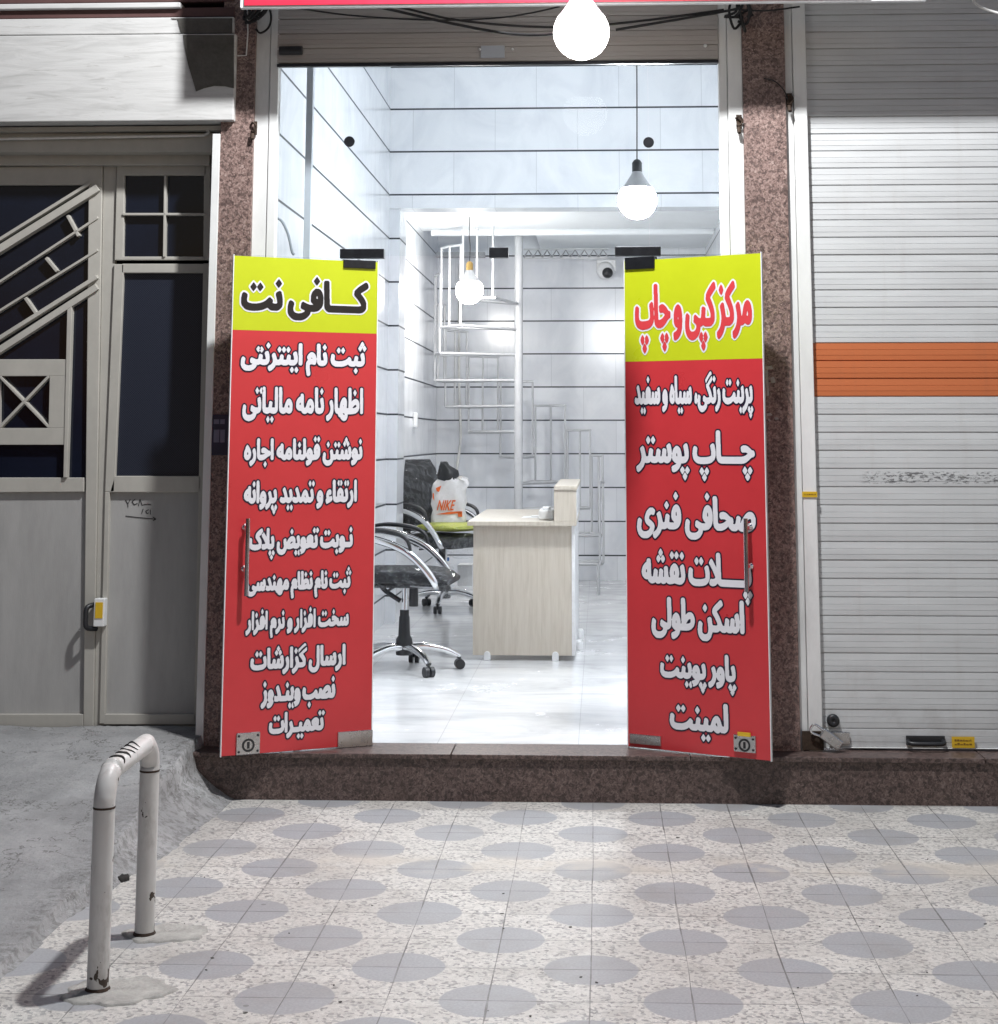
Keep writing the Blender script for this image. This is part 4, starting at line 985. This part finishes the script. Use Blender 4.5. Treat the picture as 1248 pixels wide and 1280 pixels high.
MB().tube([(pc.x + RS * math.cos(a0), SD + RS * math.sin(a0), FZ), (pc.x + RS * math.cos(a0), SD + RS * math.sin(a0), zF)], .013, 8).build('leg', MAT['stair_metal'], ss)
# truss seen at the stair opening
tb = thing('roof_truss', 'grey lattice truss at the edge of the stair opening', 'truss', (pc.x, BW - .35, MC - .1))
y = BW - .5; tx0, tx1 = XP(655, 316, y), XP(760, 316, y); za, zb_ = ZP(321.5, 700, y), ZP(312, 700, y)
m = bx(tx0, y, za - .012, tx1, y + .03, za); m.box(tx0, y, zb_, tx1, y + .03, zb_ + .012); m.build('chord', MAT['stair_metal'], tb)
m = MB(); n = 9
for k in range(n):
    xa = tx0 + (tx1 - tx0) * k / n; xb = tx0 + (tx1 - tx0) * (k + 1) / n; m.tube([(xa, y + .015, za), ((xa + xb) / 2, y + .015, zb_), (xb, y + .015, za)], .008, 6)
m.build('lacing', MAT['grout'], tb)
o = bx(XP(545, 318, y), y, ZP(321, 570, y), XP(606, 318, y), y + .1, ZP(315, 570, y)).build('steel_beam', MAT['grout'], org=(XP(575, 318, y), y, MC)); tag(o, 'short grey beam under the ceiling above the stair landing', 'beam')
# security camera
c = PY(757, 341, 7.9)
sc_ = thing('security_camera', 'small white dome camera with black lens high on the back wall', 'camera', c)
MB().lathe([(.06, 0), (.075, -.05), (.08, -.16), (.06, -.19), (0, -.2)], c + Vector((0, .2, .03)), 20, 'Y').build('housing', MAT['white_plastic'], sc_)
MB().lathe([(.05, 0), (.045, -.02), (.03, -.035), (0, -.04)], c + Vector((.02, .0, .0)), 18, 'Y').build('lens', MAT['black'], sc_)
bx(c.x - .08, 7.95, c.z + .02, c.x + .10, 8.25, c.z + .13).build('bracket', MAT['white_plastic'], sc_, bevel=.01)
o = MB().tube([PY(575, 330, BW - .05), PY(574, 470, BW - .05), PY(576, 545, BW - .08), PY(571, 590, BW - .2), PY(569, 640, BW - .2)], .012, 8, 6).build('cable', MAT['white_cable'], org=PY(575, 600, BW - .05)); tag(o, 'white cable hanging down the back wall behind the staircase', 'cable')
c = PX(518, 528, LX + .005)
o = bx(LX, c.y - .05, c.z - .04, LX + .03, c.y + .05, c.z + .08).build('wall_socket', MAT['white_plastic'], org=(LX, c.y, c.z), bevel=.006); tag(o, 'white socket on the tiled wall above the far chair', 'socket')

# ------------------------------------------------------------------ desk
DY = 2.70
a, b = PY(592, 655, DY), PY(721, 828, DY)
dk = thing('reception_desk', 'pale wood laminate desk with raised counter on its right side', 'desk', (a.x, DY, FZ))
x0, x1_ = a.x, XP(715, 740, DY); zt = ZP(657, 650, DY); z0 = FZ + .03
bx(x0, DY, z0, x1_, DY + .022, zt).build('end_panel', MAT['wood'], dk, bevel=.001)
bx(x0, DY + 1.55, z0, x1_, DY + 1.572, zt).build('end_panel', MAT['wood'], dk, bevel=.001)
bx(x1_ - .0, DY - .004, z0, x1_ + .02, DY + 1.58, zt).build('side_panel', MAT['white_plastic'], dk, bevel=.001)
zc1 = ZP(612, 705, DY)
bx(XP(585, 656, DY), DY - .05, zt + .001, XP(721, 655, DY) - .001, DY + 1.62, zt + .026).build('desk_top', MAT['wood'], dk, bevel=.002)
cx0, cx1 = XP(693, 640, DY), XP(721, 640, DY)
bx(cx0, DY - .048, zt + .027, cx1, DY - .03, zc1 - .001).build('counter_end', MAT['wood'], dk, bevel=.001)
bx(cx1 - .02, DY - .0295, zt + .027, cx1 - .002, DY + 1.60, zc1 - .001).build('counter_front', MAT['white_plastic'], dk, bevel=.001)
bx(cx0 - .0, DY - .055, zc1, cx1 + .004, DY + 1.62, zc1 + .022).build('counter_top', MAT['wood'], dk, bevel=.002)
for px in (609, 694.5):
    c = PY(px, 828, DY - .012); m = MB(); pts = []
    for k in range(9):
        an = math.pi * k / 8; pts.append((c.x + .019 * math.cos(an), DY - .014, FZ + .034 + .019 * math.sin(an)))
    pts += [(c.x - .019, DY - .014, FZ + .001), (c.x + .019, DY - .014, FZ + .001)]
    m.prism(pts, (0, .05, 0)); m.build('foot', MAT['white_plastic'], dk, bevel=.003)
for yy in (DY + .5, DY + 1.1):
    m = MB().lathe([(.022, 0.001), (.022, .05), (.016, .06), (0, .062)], (x1_ + .035, yy, FZ), 14); m.build('foot', MAT['white_plastic'], dk)
q = PZ(684, 650, zt + .027)
pb = thing('paper_tray', 'white box of papers lying on the desk against the counter', 'box', q)
bx(q.x - .05, q.y - .0, zt + .027, cx0 - .006, q.y + .26, zt + .085).build('box', MAT['paper'], pb, bevel=.008)
bx(q.x - .028, q.y + .03, zt + .0855, cx0 - .03, q.y + .20, zt + .1).build('lid', MAT['white_plastic'], pb, bevel=.003)
q = PZ(664, 647, zt + .027); m = MB()
m.add([(q.x - .06, q.y - .05, zt + .0275), (q.x + .05, q.y - .02, zt + .0275), (q.x + .03, q.y + .17, zt + .031), (q.x - .05, q.y + .12, zt + .03)], [(0, 1, 2, 3)])
m.box(q.x - .0, q.y + .03, zt + .032, q.x + .06, q.y + .12, zt + .036)
o = m.build('paper_sheets', MAT['paper'], org=(q.x, q.y, zt + .027)); tag(o, 'loose white paper sheets lying on the desk top', 'papers')

# ------------------------------------------------------------------ office chairs
def sring(cx, cz, hw, ht, ex, tilt, n=28, y0=0):          # superellipse ring in the y / local-normal plane
    out = []
    for k in range(n):
        a = 2 * math.pi * k / n; c_, s_ = math.cos(a), math.sin(a)
        yy = hw * math.copysign(abs(c_) ** ex, c_); nn_ = ht * math.copysign(abs(s_) ** ex, s_)
        out.append(Vector((cx - nn_ * math.sin(tilt), y0 + yy, cz + nn_ * math.cos(tilt))))
    return out
def make_chair(label):
    t = thing('office_chair', label, 'chair', (0, 0, 0), 0, 'office chairs wrapped in plastic', local=True)
    legs = []
    for k in range(5):
        a = R(90 + 72 * k); u = Vector((math.cos(a), math.sin(a), 0))
        lg = MB().tube([Vector((0, 0, .125)) + u * .03, Vector((0, 0, .13)) + u * .12, Vector((0, 0, .105)) + u * .24, Vector((0, 0, .068)) + u * .315], [.03, .025, .021, .017], 10, 4, flat=.8).build('base_leg', MAT['chrome'], t)
        cs = MB(); p = u * .315; w_ = Vector((-u.y, u.x, 0))
        for sgn in (-1, 1):
            q = p + w_ * (.017 * sgn) + Vector((0, 0, .028)); cs.tube([q - w_ * .011, q + w_ * .011], .028, 16)
        cs.tube([p + Vector((0, 0, .03)), p + Vector((0, 0, .066))], .008, 8); cs.build('caster', MAT['black'], lg)
    MB().lathe([(.045, .085), (.05, .12), (.046, .17), (.034, .19), (.030, .29), (.026, .30), (.026, .33)], (0, 0, 0), 18).build('gas_cover', MAT['black'], t)
    MB().lathe([(.017, .32), (.017, .46)], (0, 0, 0), 14).build('gas_column', MAT['chrome'], t)
    m = bx(-.15, -.07, .455, .13, .07, .487); m.tube([(-.13, -.02, .46), (-.1, -.02, .43), (-.02, -.02, .38)], .014, 8, 4); m.tube([(.07, -.1, .46), (.07, -.1, .36)], .026, 10); m.tube([(-.05, 0, .46), (-.05, -.22, .455)], .008, 8)
    m.build('mechanism', MAT['black'], t, bevel=.004)
    rings = []
    for f in [0, .03, .1, .25, .45, .65, .82, .93, .985, 1.0]:
        x = -.24 + .52 * f; e = min(1, (min(f, 1 - f) / .10)) ** .5 if f not in (0, 1) else .35
        rings.append(sring(x, .525 - .045 * max(0, f - .72) ** 1.2 * 3, .25 * (.9 + .1 * e) - .02 * (1 - f), .042 * max(e, .35), .55, 0))
    seat = MB().loft(rings).build('seat', MAT['fabric'], t)
    film = []
    for f in [0, .05, .2, .4, .6, .8, .93, 1.02, 1.08]:
        x = -.255 + .53 * f; j = random.uniform(-.006, .006); film.append(sring(x, .517 + j - .05 * max(0, f - .72) ** 1.2 * 3, .265 + j, .062 + random.uniform(-.006, .01) + (.02 if f > .85 else 0), .62, 0))
    dense = []
    for ra, rb in zip(film[:-1], film[1:]):
        for q_ in range(4): dense.append([a_.lerp(b_, q_ / 4) + Vector((random.uniform(-.007, .007), random.uniform(-.006, .006), random.uniform(-.002, .011))) for a_, b_ in zip(ra, rb)])
    dense.append(film[-1]); MB().loft(dense).build('plastic_wrap', MAT['film'], seat)
    rings = []; spine = []
    for f in [0, .03, .12, .3, .5, .7, .88, .97, 1.0]:
        z = .58 + .54 * f; x = -.255 - .04 * math.sin(f * 2.6) * 0 - .11 * f - .03 * (f - .5) ** 2 + .03 * math.sin(f * math.pi * 1.2)
        e = min(1, min(f, 1 - f) / .14) ** .5 if f not in (0, 1) else .3
        rings.append([Vector((x, v.y, z)) + Vector((v.x, 0, 0)) for v in [Vector((q.z, q.y, 0)) for q in sring(0, 0, .235 * (.82 + .18 * e), .034 * max(e, .62), .6, 0)]])
    back = MB().loft(rings).build('backrest', MAT['fabric'], t)
    r2 = [[Vector((v.x * 1.0, v.y, v.z)) for v in r] for r in rings]
    r2 = [[c0 + (v - c0) * 1.22 + Vector((random.uniform(-.004, .004), random.uniform(-.004, .004), 0)) for v in r] for r, c0 in ((r, sum(r, Vector()) / len(r)) for r in rings)]
    r2[-1] = [v + Vector((0, 0, .012)) for v in r2[-1]]
    r2 = [[a_.lerp(b_, q_ / 4) + Vector((random.uniform(-.008, .008), random.uniform(-.005, .005), random.uniform(-.004, .004))) for a_, b_ in zip(ra, rb)] for ra, rb in zip(r2[:-1], r2[1:]) for q_ in range(4)] + [r2[-1]]
    MB().loft(r2).build('plastic_wrap', MAT['film'], back)
    for sgn in (-1, 1):
        m = MB(); m.tube([(-.10, .09 * sgn, .47), (-.24, .09 * sgn, .48), (-.305, .09 * sgn, .56), (-.31, .09 * sgn, .72)], .014, 8, 5)
        m.build('back_bracket', MAT['black'], t)
    for sgn in (-1, 1):
        y = .275 * sgn
        ar = MB().tube([(-.30, y * .86, .70), (-.26, y, .745), (-.12, y * 1.02, .735), (.04, y * 1.02, .68), (.15, y, .59), (.215, y * .96, .50), (.19, y * .8, .478), (.06, y * .4, .475)], [.012, .017, .018, .018, .017, .016, .013, .012], 10, 6, flat=1.25).build('armrest', MAT['chrome'], t)
        MB().tube([(-.27, y, .772), (-.16, y * 1.02, .787), (-.02, y * 1.02, .772), (.06, y * 1.02, .735), (.085, y * 1.01, .66)], [.011, .018, .019, .016, .011], 10, 6, flat=.7).build('arm_pad', MAT['black'], ar)
    return t
c0 = PZ(505, 838, FZ)
ch = make_chair('black office chair in clear plastic, nearest the open left door'); ch.location = (c0.x, c0.y, FZ); ch.rotation_euler = (0, 0, R(-4))
ch.scale = (1, 1, 1)
ch2 = copy_tree(ch); c1 = PZ(556, 762, FZ); ch2.location = (c1.x, c1.y, FZ); ch2.rotation_euler = (0, 0, R(-40))
tag(ch2, 'black office chair holding the white bag, behind the desk', 'chair')
# things on the far chair
def at2(x, y, z): return Matrix.Translation(ch2.location) @ Matrix.Rotation(R(-40), 4, 'Z') @ Vector((x, y, z))
cu = thing('cushion', 'lime green cushion in clear plastic on the far chair seat', 'cushion', at2(.06, 0, .585), R(-40), local=True)
rg = []
for f in (0, .06, .25, .5, .75, .94, 1): e = max(.3, min(1, min(f, 1 - f) / .2) ** .5); rg.append(sring(-.19 + .4 * f, .035, .2 * (.85 + .15 * e), .034 * e, .6, 0))
MB().loft(rg).build('cushion_body', MAT['lime'], cu)
MB().loft([[v * 1.06 + Vector((0, 0, .0)) for v in r] for r in rg]).build('plastic_wrap', MAT['film'], cu)
q = PY(563, 655, c1.y - .02)
bgp = thing('carrier_bag', 'white carrier bag with orange lettering standing on the far chair', 'bag', q)
by = c1.y - .02; m = MB(); rows = []
for f, (xa, xb) in ((0, (543, 579)), (.08, (539.5, 582)), (.2, (539, 583.5)), (.34, (541, 581.5)), (.48, (539, 584)), (.62, (541, 582.5)), (.75, (539.5, 583)), (.88, (541, 587.5)), (.96, (546, 585)), (1.0, (549, 578))):
    py = 657 - f * 60; A_, B_ = PY(xa, py, by), PY(xb, py, by); cxx = (A_.x + B_.x) / 2; hw = (B_.x - A_.x) / 2; r = []
    for k in range(28):
        an = 2 * math.pi * k / 28; cc, s_ = math.cos(an), math.sin(an)
        r.append(Vector((cxx + hw * math.copysign(abs(cc) ** .72, cc) + .004 * math.sin(7 * an + 13 * f), by + .06 * (1 - .62 * f) * math.copysign(abs(s_) ** .8, s_) + .009 * math.sin(6 * an + 9 * f), A_.z + .014 * math.sin(3 * an + .6) * f + .006 * math.sin(8 * an + 2) * f)))
    rows.append(r)
m.loft(rows); bgb = m.build('bag_body', MAT['bag'], bgp)
m = MB(); A_, B_ = PY(546, 638, by - .066), PY(567, 625, by - .066)
mesh_, _ = line_mesh('NIKE', B_.x - A_.x, B_.z - A_.z, .002, .002, 0.0, res=.0008, latin=True)
V_, F__ = mesh_; m.add([(A_.x + u + .25 * v, by - .0675, A_.z + v) for u, v in V_], F__)
for pl_ in ([(545, 643), (560, 640), (576, 639), (577.5, 645), (574, 641.5), (560, 643)], [(572, 640), (578, 639), (578, 646), (573, 646)], [(545, 610), (552, 607), (549, 615), (546, 614)], [(541, 617), (542.5, 616), (543, 626), (541, 622)]):
    m.prism([PY(x, y, by - .0675) for x, y in pl_], (0, .0015, 0))
m.build('print', MAT['orange'], bgb)
m = MB(); rows = []
for f, (xa, xb) in ((0, (548, 572)), (.3, (548, 573)), (.55, (549, 572)), (.8, (549.5, 563)), (1, (551, 559))):
    py = 600 - f * 22; A_, B_ = PY(xa, py, by), PY(xb, py, by); cxx = (A_.x + B_.x) / 2; hw = (B_.x - A_.x) / 2
    rows.append([Vector((cxx + hw * math.cos(a_) + .008 * math.sin(5 * a_ + f * 4), by + .035 * math.sin(a_), A_.z + .008 * math.sin(4 * a_))) for a_ in [2 * math.pi * k / 20 for k in range(20)]])
o = m.loft(rows).build('black_bundle', MAT['black'], org=PY(560, 600, by)); tag(o, 'crumpled black plastic bundle poking out of the white carrier bag', 'bundle')
o = bx(*PY(572, 733, c1.y + .35), XP(591, 720, c1.y + .35), c1.y + .55, ZP(706, 580, c1.y + .35)).build('white_box', MAT['white_plastic'], org=PY(580, 733, c1.y + .35), bevel=.004); o.location.z += 0; tag(o, 'low white box standing behind the desk corner', 'box')
q = PY(553, 699, c1.y + .05)
o = MB().box(q.x - .03, q.y, q.z - .015, q.x + .05, q.y + .05, q.z + .012).tube([(q.x - .01, q.y + .02, q.z + .01), (q.x - .025, q.y + .02, q.z + .05)], .012, 8).build('blue_clip', MAT['blue'], org=q, bevel=.004); tag(o, 'small blue plastic piece under the far chair arm', 'clip')

# ------------------------------------------------------------------ bike hoop on the pavement
n_, f_ = PZ(122, 1240, 0), PZ(180.5, 1170, 0)
tn = PY(137, 962, n_.y); tf = PY(179, 930, f_.y)
hp = thing('parking_hoop', 'chipped white steel hoop set in the pavement beside the ramp', 'hoop', (n_ + f_) / 2)
zt_ = (tn.z + tf.z) / 2; rr = .0292; cr = .085
dv = (f_ - n_).normalized(); pts = [n_ + Vector((0, 0, -.01)), n_ + Vector((0, 0, zt_ - cr - .12))]
for k in range(7):
    a_ = math.pi / 2 * k / 6; pts.append(n_ + dv * (cr - cr * math.cos(a_)) + Vector((0, 0, zt_ - cr + cr * math.sin(a_))))
for k in range(7):
    a_ = math.pi / 2 * k / 6; pts.append(f_ - dv * (cr - cr * math.sin(a_)) + Vector((0, 0, zt_ - cr + cr * math.cos(a_))))
pts += [f_ + Vector((0, 0, zt_ - cr - .12)), f_ + Vector((0, 0, -.01))]
hoop = MB().tube(pts, rr, 20, 3).build('tube', MAT['post'], hp)
for base in (n_, f_):
    MB().lathe([(rr + .0003, zt_ - cr - .006), (rr + .0014, zt_ - cr - .003), (rr + .0003, zt_ - cr)], base, 20).build('weld_ring', MAT['rust'], hp)
    MB().lathe([(rr + .006, 0.0), (rr + .004, .009), (rr + .0005, .014)], base, 20).build('foot_ring', MAT['rust'], hp)
m = MB()
for k, f in enumerate((.18, .30, .41, .5, .58)):
    c = n_ + dv * (f * (f_ - n_).length) + Vector((0, 0, zt_)); pp_ = []
    for q_ in range(7):
        a_ = R(20 + q_ * 16 + k * 5); sd = Vector((dv.y, -dv.x, 0)); pp_.append(c + (sd * math.cos(a_) + Vector((0, 0, 1)) * math.sin(a_)) * (rr + .0008) + dv * (.012 * math.sin(q_ * .9 + k)))
    m.tube(pp_, [.0012, .004, .006, .005, .006, .004, .001], 6, 3, flat=.3)
m.build('paint_chip', MAT['soot'], hp)
def blob(c, rx_, ry_, h):
    m = MB(); ring = []; N = 40; rad = [1 + .10 * math.sin(2 * a + c.x * 9) + .07 * math.sin(5 * a + c.y * 7) + .05 * math.sin(11 * a + c.x * 5) + random.uniform(-.06, .06) for a in [2 * math.pi * k / N for k in range(N)]]
    rows = []
    for f, hh in ((1.03, -.01), (1.0, h * .7), (.9, h), (.5, h * 1.05), (.12, h * 1.1)):
        rows.append([Vector((c.x + rx_ * f * rad[k] * math.cos(2 * math.pi * k / N), c.y + ry_ * f * rad[k] * math.sin(2 * math.pi * k / N), hh + random.uniform(-.0015, .0015))) for k in range(N)])
    return m.loft(rows)
c = n_ + Vector((.055, .0, 0)); o = blob(c, .13, .115, .006).build('cement_footing', MAT['patch'], org=c); tag(o, 'rough round cement patch at the foot of the near hoop post', 'patch', 'cement patches')
c = f_ + Vector((.06, .02, 0)); o = blob(c, .115, .095, .006).build('cement_footing', MAT['patch'], org=c); tag(o, 'rough round cement patch at the foot of the far hoop post', 'patch', 'cement patches')
c = PZ(154, 1100, 0); o = blob(c, .022, .03, .012).build('rubble', MAT['soot'], org=c); tag(o, 'dark lump of debris where the ramp edge meets the pavement', 'rubble')

# grit and dry leaf crumbs lying on the paving
m = MB()
for _ in range(34):
    c = PZ(random.uniform(230, 1248), random.uniform(1030, 1275), 0.0); a_ = random.uniform(0, 6.28); l_ = random.uniform(.002, .008); w_ = l_ * random.uniform(.25, .7)
    u_ = Vector((math.cos(a_), math.sin(a_), 0)) * l_; v_ = Vector((-math.sin(a_), math.cos(a_), 0)) * w_
    m.prism([c + u_ + Vector((0, 0, .001)), c + v_ + Vector((0, 0, .001)), c - u_ * .8 + Vector((0, 0, .001)), c - v_ * 1.1 + Vector((0, 0, .001))], (0, 0, random.uniform(.0008, .002)))
o = m.build('grit', MAT['cement']); o['kind'] = 'stuff'; o['label'] = 'dark grit and crumbs scattered over the paving tiles'
